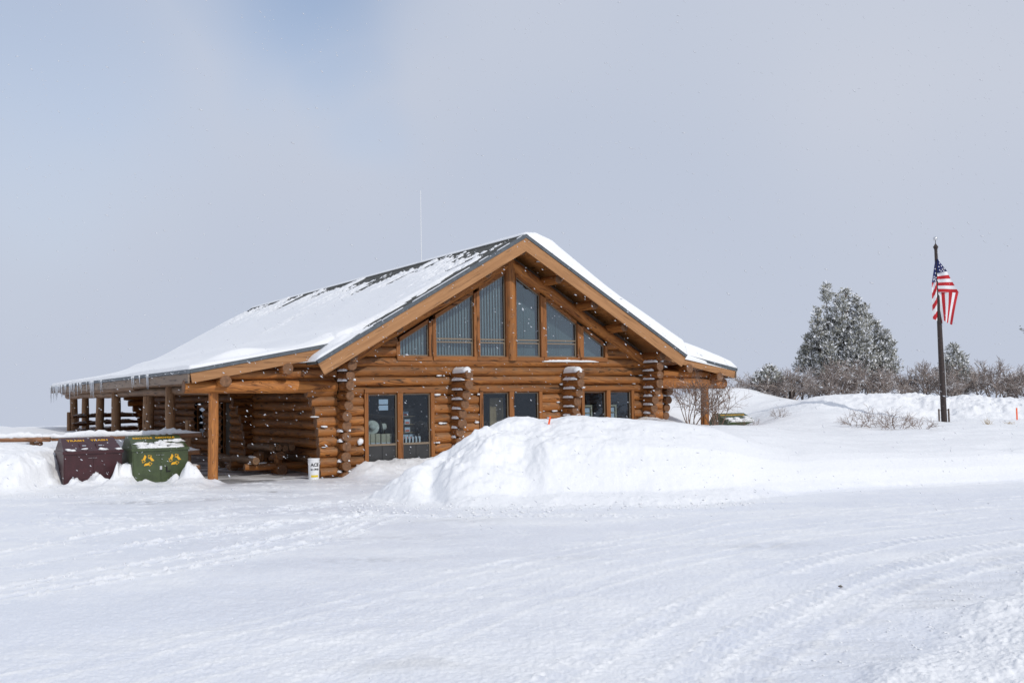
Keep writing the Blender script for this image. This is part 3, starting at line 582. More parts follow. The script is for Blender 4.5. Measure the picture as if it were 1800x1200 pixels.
# ---- windows
def window_pair(a0, a1, low=True):
    z1, zr, z0 = 2.45, .90, .28
    mid = (a0+a1)/2
    f = MB()
    f.box(a0-.05, a1+.05, -.17, .02, z1+.005, z1+.12, 1)
    f.box(a0-.05, a0+.07, -.15, .10, z0-.1, z1, 0); f.box(a1-.07, a1+.05, -.15, .10, z0-.1, z1, 0)
    f.box(mid-.085, mid+.085, -.16, .10, z0-.1, z1, 0)
    o = f.build('window', [MT['trim'], MT['trimx']], BL)
    for s0, s1 in ((a0+.07, mid-.085), (mid+.085, a1-.07)):
        s = MB(); t = .035
        s.box(s0, s1, -.07, .0, z1-t-.03, z1-.001, 0, (1, 0)); s.box(s0, s0+t, -.07, 0, z0, z1-t-.03, 0, (1, 0)); s.box(s1-t, s1, -.07, 0, z0, z1-t-.03, 0, (1, 0)); s.box(s0+t, s1-t, -.075, .0, zr-.03, zr+.03, 0, (1, 0))
        s.build('sash', MT['sash'], o)
        g_ = MB(); g_.box(s0+t, s1-t, -.035, -.03, zr+.03, z1-t-.03, 0, (1, 0)); g_.build('pane', MT['glass2'], o)
        g_ = MB(); m2 = (s0+s1)/2; g_.box(s0+t, m2-.006, -.05, -.02, z0, zr-.03, 0, (1, 0)); g_.box(m2+.006, s1-t, -.05, -.02, z0, zr-.03, 0, (1, 0)); g_.build('lower_panel', MT['panel'], o)
    return o
for a0, a1 in WINS: window_pair(a0, a1)
# gable windows, (left, right, glass top left, glass top right, transom?)
ztl = lambda a: 4.60+.594*(a-2.86); ztr = lambda a: 6.21-.635*(a-6.03)
GW = [(1.87, 2.86, 0, 0, 'a'), (3.10, 4.45, 1, 0, 'a'), (4.66, 5.64, 1, 0, 'a'), (6.03, 6.97, 1, 1, 'b'), (7.19, 8.43, 1, 1, 'b'), (8.67, 9.56, 0, 1, 'b')]
for i, (a0, a1, tr, side, kind) in enumerate(GW):
    zt = ztr if side else ztl; zb = 3.57
    tl = [.12 if i == 0 else (.12 if i == 1 else .105), 0][0]
    f = MB()
    f.box(a0-.10, a1+.10, -.15, .09, 3.43, zb-.003, 1)
    gl, gr = {0: (.12, .11), 1: (.11, .10), 2: (.10, .02), 3: (.02, .11), 4: (.11, .12), 5: (.12, .11)}[i]
    f.prism([(a0-gl, zb), (a0, zb), (a0, zt(a0)+.02), (a0-gl, zt(a0-gl)+.02)], -.14-.004*i, .09, 0, (random.uniform(.9, 1.1), .15))
    f.prism([(a1, zb), (a1+gr, zb), (a1+gr, zt(a1+gr)+.02), (a1, zt(a1)+.02)], -.14-.004*i, .09, 0, (random.uniform(.9, 1.1), .15))
    f.prism([(a0, zt(a0)), (a1, zt(a1)), (a1, zt(a1)+.12), (a0, zt(a0)+.12)], -.10, .09, 1, (.9, .1))
    o = f.build('gable_window', [MT['trim'], MT['trimx']], BL)
    s = MB(); t = .03
    s.box(a0, a0+t, -.05, .0, zb, zt(a0)-.0, 0, (1, 0)); s.box(a1-t, a1, -.05, .0, zb, zt(a1), 0, (1, 0)); s.box(a0+t, a1-t, -.05, .0, zb, zb+.04, 0, (1, 0))
    s.prism([(a0+t, zt(a0+t)-.04), (a1-t, zt(a1-t)-.04), (a1-t, zt(a1-t)), (a0+t, zt(a0+t))], -.052, 0, 0, (1, 0))
    if tr:
        s.box(a0+t, a1-t, -.06, .0, 4.10, 4.145, 0, (1, 0)); s.box(a0+t, a1-t, -.055, .0, 4.00, 4.04, 0, (1, 0))
        s.box(a0+t, a0+t+.03, -.055, 0, zb+.04, 4.0, 0, (1, 0)); s.box(a1-t-.03, a1-t, -.055, 0, zb+.04, 4.0, 0, (1, 0))
    s.build('sash', MT['sash'], o)
    g_ = MB(); g_.prism([(a0+t, zb+.04), (a1-t, zb+.04), (a1-t, zt(a1-t)-.04), (a0+t, zt(a0+t)-.04)], -.03, -.025, 0, (1, 0)); g_.build('pane', MT['glass'], o)
    # vertical blind behind the glass
    bl_ = MB(); x = a0+.04; stp = .105 if kind == 'a' else .11
    while x < a1-.04:
        an = R(28 if kind == 'a' else 8+random.uniform(-6, 6)); hw = .05 if kind == 'a' else .062
        dx, dy = hw*math.cos(an), hw*math.sin(an); zt_ = zt(x)-.02
        if zt_ > zb+.1: bl_.add([(x-dx, .12-dy, zb), (x+dx, .12+dy, zb), (x+dx, .12+dy, zt_), (x-dx, .12-dy, zt_)], [(0, 1, 2, 3)], 0, (1, 0))
        x += stp
    bl_.build('blind', MT['slat'] if kind == 'a' else MT['slat2'], o)
# ---- roof
FB, PB, RE = -1.20, -.42, 27.6
FL, FR = -1.20, 12.25; EL, ER = -4.50, 15.25
rf = MB(); t = .10
def slab(pts, y0, y1, mi, th_, off=0.0):           # pts: (x, z) polyline; slab of thickness th_ below
    for (x0, z0), (x1, z1) in zip(pts[:-1], pts[1:]):
        rf.prism([(x0, z0-off), (x1, z1-off), (x1, z1-off-th_), (x0, z0-off-th_)], y0, y1, mi, (1, 0))
slab([(FL, zmain(FL)), (UC, ZR), (FR, zmain(FR))], FB, PB-.001, 0, t)
slab([(LB_, zroof(LB_)), (UC, ZR), (RB_, zroof(RB_))], PB, RE, 0, t)
slab([(EL, zroof(EL)), (LB_, zroof(LB_))], PB, RE, 0, t); slab([(RB_, zroof(RB_)), (ER, zroof(ER))], PB, RE, 0, t)
# ridge cap shingles, a little proud
rf.prism([(UC-.16, ZR-.08), (UC, ZR+.025), (UC+.16, ZR-.08)], FB+.01, RE-.01, 0, (1, 0))
roof = rf.build('roof', MT['shingle'], BL)
sf = MB()
def slab2(m_, pts, y0, y1, off, th_, mi=0):
    for (x0, z0), (x1, z1) in zip(pts[:-1], pts[1:]): m_.prism([(x0, z0-off), (x1, z1-off), (x1, z1-off-th_), (x0, z0-off-th_)], y0, y1, mi, (1, 0))
slab2(sf, [(FL+.1, zmain(FL+.1)), (UC, ZR), (FR-.1, zmain(FR-.1))], FB+.06, RE-.1, t+.02, .03)
slab2(sf, [(EL+.1, zroof(EL+.1)), (-.35, zroof(-.35))], PB+.06, RE-.1, t+.02, .03); slab2(sf, [(11.85, zroof(11.85)), (ER-.1, zroof(ER-.1))], PB+.06, RE-.1, t+.02, .03)
# board joints
for k in range(60):
    pass
sf.build('soffit', MT['soffit'], roof)
# edging (grey) and barge boards
def barge(name, p0, p1, yb, mat, dz=.37):
    m_ = MB(); (x0, z0), (x1, z1) = p0, p1
    d = Vector((x1-x0, z1-z0)).normalized(); nrm = Vector((d.y, -d.x))
    if nrm.y > 0: nrm = -nrm
    e = .095; A, B = Vector(p0), Vector(p1)
    q = lambda P, k: (P+nrm*k)
    m_.prism([tuple(q(A, e)), tuple(q(B, e)), tuple(q(B, e+dz)), tuple(q(A, e+dz))], yb-.045, yb, 0, (random.uniform(.95, 1.08), .1))
    o = m_.build(name, mat, roof)
    m_ = MB(); m_.prism([tuple(q(A, -.012)), tuple(q(B, -.012)), tuple(q(B, e-.002)), tuple(q(A, e-.002))], yb-.075, yb-.001, 0, (1, 0)); m_.build('roof_edging', MT['fasc'], roof)
barge('barge_board', (FL, zmain(FL)), (UC, ZR), FB, MT['barge1']); barge('barge_board', (UC, ZR), (FR, zmain(FR)), FB-.003, MT['barge2'])
barge('barge_board', (EL, zroof(EL)), (-.55, zroof(-.55)+.04), PB, MT['bargep'], .27); barge('barge_board', (RB_+.1, zroof(RB_+.1)), (ER, zroof(ER)), PB, MT['bargep'], .27)
for a, s in ((EL, -1), (ER, 1)):
    m_ = MB(); m_.box(min(a, a+s*.045), max(a, a+s*.045), PB-.04, RE, zroof(a)-.36, zroof(a)-.10, 0, (1, .6)); m_.box(min(a, a+s*.07), max(a, a+s*.07), PB-.075, RE, zroof(a)-.097, zroof(a)+.01, 1, (1, 0)); m_.build('eave_board', [MT['eave'], MT['fasc']], roof)
# purlin logs carrying the overhang
for a in (UC, 7.14, 8.51, 9.74, 4.45, 2.99, 1.42, -.02, 11.35):
    m_ = MB(); zc = zmain(a)-(.54 if a != UC else .50)
    m_.log((a, .1, zc), (a, -1.02, zc), .15, ends=(False, True), seg=.3, weather=.2, tone=.85); m_.build('purlin', WY, roof)
for a in (-1.77, -3.55, 13.0, 14.45):
    m_ = MB(); m_.log((a, 27, zroof(a)-.47), (a, PB-.10, zroof(a)-.47), .165, ends=(True, True), seg=.9, weather=.3); m_.build('purlin', WY, roof)
m_ = MB(); m_.lump((6.7, -.5, zmain(6.7)-.17), (.09, .09, .03), n=10, jit=0); m_.build('soffit_lamp', MT['white'], roof)
# ---- porch beams and posts
m_ = MB(); m_.log((-4.55, -.02, 2.67), (-.17, -.02, 2.67), .195, .185, tone=1.12, seg=.4, weather=.25); m_.log((-3.9, .02, 3.02), (-.17, .02, 3.04), .15, tone=.95); m_.log((-2.3, .03, 3.32), (-.17, .03, 3.34), .12, tone=.95); m_.build('porch_beam', W2, BL)
m_ = MB(); m_.log((11.6, -.02, 2.67), (15.07, -.02, 2.66), .19, .195, tone=1.05, seg=.4, weather=.25); m_.log((11.6, .02, 3.0), (14.7, .02, 3.0), .15, tone=.9, weather=.2); m_.build('porch_beam', W2, BL)
m_ = MB()
bs = [(.25, 4.6), (4.6, 8.6), (8.6, 13.75), (13.75, 18.4), (18.4, 27.4)]
for i, (b0, b1) in enumerate(bs):
    lift = .12 if i in (1, 3) else 0
    m_.log((-3.74, b0, 2.62+.0), (-3.74, b1, 2.62), .15, tone=random.uniform(.8, 1), seg=.9)
m_.log((-4.0, .0, 2.90), (-4.0, 9.2, 2.88), .15, seg=.9); m_.log((-4.0, 9.2, 2.80), (-4.0, 27.2, 2.82), .15, seg=.9)
m_.build('eave_beam', [MT['oldy'], MT['end']], BL)
m_ = MB(); m_.log((14.1, .2, 2.64), (14.1, 27, 2.64), .15, seg=.9); m_.build('eave_beam', [MT['oldy'], MT['end']], BL)
for b, rr, dx, zt in ((.10, .142, 0, 2.50), (4.48, .155, -.16, 2.78), (8.48, .20, 0, 2.48), (13.67, .175, -.16, 2.70), (18.28, .17, 0, 2.48), (22.06, .165, 0, 2.48), (25.68, .19, 0, 2.48)):
    m_ = MB(); m_.log((-3.72+dx, b, -.1), (-3.72+dx, b, zt), rr*1.03, rr*.97, seg=.5, ends=(True, True), tone=1.15 if b < 1 else 1.0, weather=.5); m_.build('porch_post', [MT['post'] if b > 1 else MT['wz'], MT['end']], BL)
for a, b, rr in ((14.11, .0, .15), (12.22, .25, .12), (14.11, 13.7, .15), (14.11, 20, .15)):
    m_ = MB(); m_.log((a, b, -.1), (a, b, 2.49), rr, seg=.5, tone=.8, weather=.2); m_.build('porch_post', WZ, BL)
# ---- antenna
m_ = MB(); m_.tube((UC, 6.27, 7.2), (UC, 6.27, 10.1), .016, .011, 6); m_.tube((UC, 6.27, 10.1), (UC, 6.27, 10.14), .022, .01, 6); m_.build('antenna', MT['white'], BL)
# ---- roof snow (left slope: thin and streaky towards the ridge; right slope: thick)
na, nb = 240, 600
A = np.concatenate([[EL-.10, EL-.095], np.linspace(EL-.06, UC+.02, na-2)]); B = np.concatenate([np.linspace(FB-.03, 2, 160), np.linspace(2.03, RE+.03, nb-160)])
Ag, Bg = np.meshgrid(A, B, indexing='ij')
zb_ = np.where(Ag < LB_, zmain(LB_)-.18*(LB_-Ag), ZR-SL*np.abs(Ag-UC))
front = (Bg < PB) & (Ag < LB_); zb_ = np.where(front, ZR-SL*np.abs(Ag-UC), zb_)
str1 = fbm(Ag*.9+Bg*1.1+3, (Bg-Ag*.6)*.28+2, 4); str2 = fbm(Ag*2.2+Bg*2.6, (Bg-Ag*.7)*.6, 4, .6); fin = fbm(Ag*9, Bg*9, 3)
dr = UC-Ag                                   # distance below the ridge
th_ = .10+.04*fbm(Ag*.5, Bg*.35, 3)
ridge_bare = np.maximum(ss(2.3, .0, dr), .0)+.35*ss(.9, .2, dr)
_ns = .55*fbm(Ag*2.6+Bg*3.0, (Bg-Ag*.8)*.42+4, 5, .62)+.35*fbm(Ag*.8+Bg*.9+7, (Bg-Ag*.6)*.2, 3)+.22*fin
_f = np.interp(dr, [0, .5, 1.1, 1.9, 2.7], [.32, .15, .0, -.18, -.55])-.10*ss(8, 22, Bg)
_cov = np.clip((_ns-_f)*.42, -.07, .5)
th_ = np.minimum(th_, _cov)
edge_bare = ss(1.0+.5*str1, .15, Bg-FB)*ss(-.9, 1.0, Ag)             # shingles showing along the front rake
th_ = th_-.30*ss(.95+.8*str2, .25, Bg-FB)*ss(-.6, 1.2, Ag)*ss(-.30, .10, fbm(Ag*1.6+Bg*.8, Bg*6, 4)+.12)
_rim = .035*np.exp(-((Bg-FB-.07)/.05)**2)*ss(-.3, .2, fbm(Ag*3, Bg, 2)+.1)*ss(-.2, .9, Ag)
th_ = th_-edge_bare*(.17+.16*fbm(Ag*1.2+Bg, Bg*5, 4)+.04*fin)
fe = np.clip((Bg-FB+.02)/.10, 0, 1)**.5; th_ = th_*np.where(Ag < 2.0, fe, 1)
lump_ = .24*np.exp(-((Ag+3.0)/.9)**2)*ss(.1, .6, Bg-PB)*ss(2.4, .8, Bg-PB)
th_ = th_+lump_*(Ag < LB_)
pf = (Ag < LB_) & (Bg > PB)
th_ = np.where(pf, (th_+.02)*np.clip((Bg-PB+.02)/.12, 0, 1)**.5, th_)
th_ = np.where(pf, th_-.09*ss(.5, .0, Bg-PB)*ss(-2.2, -1.2, Ag), th_)
valley = .18*np.exp(-((Ag-LB_)/.5)**2)*ss(FB, PB+.6, Bg); th_ = th_+valley*ss(.0, .6, Bg-FB)
th_ = th_+.10*np.exp(-((Ag-LB_)/1.2)**2)*(Bg > PB)
th_ = np.where((Ag < EL+.02), .0, th_); th_ = np.where(front & (Ag < FL+.0), -.3, th_)
th_ = np.where((Bg < FB) | (Bg > RE), -.02, th_)
th_ = np.where(front & (Ag < FL+.15), th_*np.clip((Ag-FL)/.15, 0, 1)**.5, th_)
th_ = np.maximum(th_, -.06)
th_ = np.where((_rim > .008) & (Ag < UC-.1), np.maximum(th_, .022), th_)
Zs = zb_+th_
hang = (Ag < EL)                                        # curl over the eave
Zs = np.where(hang, zb_-.02-.06*np.clip(fbm(Bg*1.3, Ag*0+2, 3)+.4, 0, 1), Zs)
Zs = np.where(front & (Ag < FL), zb_-.3*0-.08, Zs)
Ag2 = np.where(front & (Ag < FL), FL-.01, Ag)
# keep front area outside the main foot collapsed onto the edge
Zs = np.where(front & (Ag < FL), ZR-SL*(UC-FL)-.02, Zs)
s_ = grid_obj('roof_snow', Ag2, Bg, Zs, MT['snow'], parent=roof, flip=True)
na, nb = 200, 420
A = np.linspace(UC-.05, ER+.16, na); Bv = np.linspace(FB-.09, RE+.05, nb); Ag, Bg = np.meshgrid(A, Bv, indexing='ij')
z_m = ZR-SL*np.abs(Ag-UC); zb_ = np.where(Ag > RB_, zmain(RB_)-.20*(Ag-RB_), z_m); front = (Bg < PB-.09) & (Ag > RB_); zb_ = np.where(front, z_m, zb_)
th_ = np.interp(Ag, [UC-.05, UC+.1, UC+.5, UC+1.1, UC+2.2, 9.5, 11.2, 12.2, 13.2, 14.6, 15.15, ER+.16], [.02, .16, .40, .54, .48, .40, .50, .54, .48, .36, .28, .08])
th_ = th_*(1+.10*fbm(Ag*.6, Bg*.4, 3))
edge = np.clip((Bg-FB+.08)/.22, 0, 1)**.45; edgep = np.clip((Bg-PB+.08)/.22, 0, 1)**.45
th_ = th_*np.where(Ag > 12.05, np.where(front, edge, edgep), edge)
Zs = zb_+th_; last = Ag > ER+.10; Zs = np.where(last, zb_-.10, Zs)
over = front & (Ag > FR); Agc = np.where(over, FR+.02, Ag); Zs = np.where(over, zmain(FR)-.02, Zs)
s_ = grid_obj('roof_snow', Agc, Bg, Zs, MT['snow'], parent=roof, flip=True)
# ---- icicles on the left eave
for i in range(80):
    b = 27.2-abs(random.gauss(0, 1))*5.5 if i > 14 else random.uniform(4, 27)
    b = max(2.5, min(27.3, b)); ln = random.uniform(.14, .50)*(1.0+.9*(b > 14)*random.random())
    m_ = MB(); x = EL-.085+random.uniform(-.01, .01); z = zroof(EL)+.0
    rr = random.uniform(.018, .040)
    zz = [z, z-ln*.3, z-ln*.65, z-ln]; rrs = [rr, rr*.75, rr*.4, .002]
    for k in range(3): m_.tube((x+.004*k, b, zz[k]), (x+.004*(k+1), b, zz[k+1]), rrs[k], rrs[k+1], 6, caps=False)
    m_.build('icicle', MT['ice'], roof)
# ---- small snow blown onto the walls
m_ = MB()
for _ in range(34):
    a = random.choice([random.uniform(-.9, -.2), random.uniform(3.1, 3.55), random.uniform(7.1, 7.8), random.uniform(10.8, 11.15), random.uniform(.15, .6), random.uniform(4.0, 4.6)])
    z = .30+pit*random.randint(0, 9) if a > 0 else .30+pit*random.randint(0, 7)
    m_.lump((a, -.10, z+.01), (random.uniform(.03, .14), .06, random.uniform(.012, .04)), n=7, jit=.35)
m_.lump((.55, -.12, 1.02), (.09, .07, .10), n=9); m_.snowline((7.0, -.13, 3.43), (9.3, -.13, 3.43), .05, .05)
tag(m_.build('wall_snow', MT['clump'], BL), kind='stuff')

# ------------------------------------------------------------------ things behind the shop windows
def at(o, a, b, z): o.location = ab(a, b, z); o.rotation_euler = (0, 0, ANG); return o
def hat(a, rz, ry, label):
    m_ = MB(); pr_ = [(0, .13), (.07, .125), (.095, .09), (.10, .02), (.13, .0), (.2, -.015), (.215, -.02)]
    n = 20; V = [(r0*math.cos(2*math.pi*j/n), r0*math.sin(2*math.pi*j/n), z0) for r0, z0 in pr_ for j in range(n)]
    F = [(i*n+j, (i+1)*n+j, (i+1)*n+(j+1) % n, i*n+(j+1) % n) for i in range(len(pr_)-1) for j in range(n)]
    m_.add(V, F, 0, (1, 0), True); o = m_.build('sun_hat', MT['felt']); o.location = ab(a, .34, 1.42); o.rotation_euler = Euler((R(80), 0, ANG+R(rz))); tag(o, label, 'hat', 'hats in the shop window'); return o
m_ = MB(); m_.box(.80, 2.88, .14, .62, .86, .90, 0, (1, 0)); m_.box(.84, .88, .18, .58, -.02, .86, 0, (1, 0)); m_.box(2.8, 2.84, .18, .58, -.02, .86, 0, (1, 0)); o = m_.build('display_table', MT['oak']); at(o, 0, 0, 0); o.location = (OX, OY, 0); tag(o, 'wooden display shelf behind the left pair of shop windows', 'table')
hat(1.14, -20, 80, 'pale round sun hat facing out behind the left shop window'); hat(1.47, 75, 80, 'pale sun hat turned sideways behind the left shop window')
for i in range(5):
    x0 = .88+i*.165+(.02 if i > 2 else 0); w__ = .145 if i < 4 else .17
    m_ = MB(); m_.box(0, w__, 0, .16, 0, .30+.02*random.random(), 0, (1, 0)); m_.box(.005, w__-.005, -.006, -.001, .02, .05, 1, (1, 0)); o = m_.build('card_box', [MT['card'], MT['paper']]); at(o, x0, .24, .90)
    tag(o, ['first', 'second', 'third', 'fourth', 'rightmost'][i]+' tan card box from the left in the left shop window', 'box', 'tan card boxes in the window')
for i in range(7):
    x0 = 1.97+i*.115
    m_ = MB()
    for z0, z1, r0_, r1_, mi in ((0, .15, .033, .033, 1), (.15, .17, .033, .022, 0), (.17, .21, .026, .026, 0)): m_.tube((0, 0, z0), (0, 0, z1), r0_, r1_, 10, mi)
    m_.box(-.012, .04, -.036, -.03, .0, .20, 0, (1, 0)); o = m_.build('drink_bottle', [MT['white'], MT['darkmetal']]); at(o, x0, .26, .90)
    tag(o, ['first', 'second', 'third', 'fourth', 'fifth', 'sixth', 'rightmost'][i]+' white capped bottle from the left in the second shop window pane', 'bottle', 'row of bottles in the window')
for i, z in enumerate((2.11, 1.93)):
    m_ = MB(); m_.box(0, .30, 0, .004, 0, .15, 0, (1, 0)); o = m_.build('paper_notice', MT['paper']); at(o, 1.20, -.028, z)
    tag(o, ('upper' if i == 0 else 'lower')+' pale blue paper notice taped inside the left shop window', 'notice', 'notices on the window')
m_ = MB(); m_.box(-.32, .32, 0, .3, 0, 1.95, 2, (1, 0))
for z in (.95, 1.2, 1.45, 1.7): m_.box(-.30, .30, -.10, -.001, z, z+.02, 0, (1, 0))
for k, (z, x) in enumerate(((1.47, -.05), (1.22, -.05), (1.72, -.1), (1.0, -.1), (1.0, .1))): m_.box(x, x+.18, -.07, -.06, z, z+.15, 1, (1, 0)); m_.box(x+.02, x+.16, -.075, -.071, z+.02, z+.07, 3, (1, 0))
o = m_.build('display_rack', [MT['oak'], MT['paper'], MT['int'], MT['orange']]); at(o, 2.5, .9, 0); tag(o, 'dark rack of small framed pictures behind the second shop window pane', 'rack')
m_ = MB(); m_.box(0, .5, 0, .06, -.02, 2.25, 0, (1, 0)); o = m_.build('wood_panel', MT['oak']); at(o, 5.35, .5, 0); tag(o, 'tan wooden panel standing behind the middle pair of windows', 'panel')
for i, a in enumerate((9.0, 10.05)):
    m_ = MB(); m_.box(0, .06, 0, .2, 0, 1.95, 0, (1, 0)); m_.box(.34, .40, 0, .2, 0, 1.95, 0, (1, 0)); m_.box(.06, .34, 0, .2, 1.89, 1.95, 0, (1, 0))
    for z in (1.3, 1.5, 1.7): m_.box(.10, .30, .02, .05, z, z+.15, 1, (1, 0)); m_.box(.06, .34, .0, .18, z-.03, z-.012, 0, (1, 0))
    o = m_.build('brochure_rack', [MT['card'], MT['paper']]); at(o, a, .45, 0); tag(o, 'pale brochure rack behind the '+('left' if i == 0 else 'right')+' pane of the right window pair', 'rack', 'brochure racks inside')

# ------------------------------------------------------------------ porch furniture
TB = empty('picnic_table', ab(-.95, 2.5), ANG, label='rustic log picnic table in the shade of the left porch', cat='table')
m_ = MB()
for k, x in enumerate((-.33, -.11, .11, .33)): m_.log((x, 0, .80), (x, 2.2, .80), .105, seg=.4, tone=.8)
m_.build('tabletop', [MT['oldy'], MT['oldy']], TB)
for b in (.35, 1.8):
    m_ = MB(); m_.log((0, b, .3), (0, b, .58), .14, tone=.8); m_.log((-.0, b-.28, .58), (0, b+.2, .58), .14, tone=.8); m_.log((-.0, b-.3, .12), (0, b+.3, .12), .18, tone=.8); m_.build('trestle', [MT['wz'], MT['end']], TB)
for s in (-1, 1):
    m_ = MB(); m_.log((s*.85, -.05, .42), (s*.85, 2.25, .42), .12, seg=.4, tone=.9); m_.build('seat', [MT['oldy'], MT['oldy']], TB)
m_ = MB(); m_.log((-1.1, .3, .24), (1.1, .3, .24), .11, seg=.4, tone=.9); m_.log((-1.1, 1.8, .24), (1.1, 1.8, .24), .11, seg=.4, tone=.9); m_.build('brace', W2, TB)
m_ = MB(); m_.snowline((-.85, -.02, .54), (-.85, .6, .54), .07, .04); m_.snowline((-1.0, .28, .35), (-.4, .28, .35), .06, .03); m_.build('snow_clumps', MT['clump'], TB)
m_ = MB(); m_.log((-1.75, 4.6, .38), (-1.75, 7.0, .38), .14, seg=.4); m_.log((-1.75, 4.9, .12), (-1.75, 5.3, .12), .14); m_.log((-1.75, 6.4, .12), (-1.75, 6.8, .12), .14)
o = m_.build('log_bench', [MT['oldy'], MT['oldy']]); o.location = (OX, OY, 0); o.rotation_euler = (0, 0, ANG); tag(o, 'low log bench in shadow left of the picnic table', 'bench')
BK = empty('ice_melt_bucket', ab(-.95, -.28, .0), ANG-.15, label='tall white plastic bucket with black lettering by the porch corner', cat='bucket')
m_ = MB(); m_.tube((0, 0, 0), (0, 0, .57), .150, .163, 28, caps=True); m_.tube((0, 0, .51), (0, 0, .53), .170, .170, 28); m_.build('body', MT['white'], BK)
m_ = MB(); m_.tube((0, 0, .572), (0, 0, .60), .174, .170, 28); m_.build('lid', MT['white'], BK)
m_ = MB(); prev = None
for k in range(13):
    a = math.pi*k/12; p_ = Vector((-.172*math.cos(a), -.03-.10*math.sin(a)*.5, .50-.16*math.sin(a)))
    if prev is not None: m_.tube(prev, p_, .004, n=5, caps=False)
    prev = p_
m_.build('handle', MT['silver'], BK)
def text_mesh(s, size, depth=.002, bold=0):
    cu = bpy.data.curves.new('lettering', 'FONT'); cu.body = s; cu.size = size; cu.extrude = depth; cu.align_x = 'CENTER'; cu.offset = bold
    ob = bpy.data.objects.new('lettering_source', cu); sc.collection.objects.link(ob)
    dg = bpy.context.evaluated_depsgraph_get(); me = bpy.data.meshes.new_from_object(ob.evaluated_get(dg)); bpy.data.objects.remove(ob); bpy.data.curves.remove(cu)
    return me
def lettering(s, size, mat, parent, loc, rot=(90, 0, 0), bend=None, bold=.003):
    me = text_mesh(s, size, .0015, bold)
    if bend:
        for v in me.vertices:
            a = v.co.x/bend; zz = v.co.z; v.co = Vector(((bend+zz)*math.sin(a), v.co.y, (bend+zz)*math.cos(a)-bend))
    me.materials.clear(); me.materials.append(mat); me.name = 'lettering'
    o = bpy.data.objects.new('lettering', me); sc.collection.objects.link(o); o.parent = parent; o.location = loc; o.rotation_euler = tuple(R(q) for q in rot); return o
lettering('ACE', .13, MT['black'], BK, (0, -.166, .38), bend=.162, bold=.004); lettering('Ice Melt', .075, MT['black'], BK, (0, -.163, .27), bend=.160)
m_ = MB(); n = 12; V = []
for k in range(n+1):
    a = R(-130+80*k/n); V += [(.1555*math.cos(a), .1555*math.sin(a), .07), (.1575*math.cos(a), .1575*math.sin(a), .13)]
m_.add(V, [(2*k, 2*k+2, 2*k+3, 2*k+1) for k in range(n)], 0, (1, 0), True); m_.build('yellow_band', MT['labely'], BK)

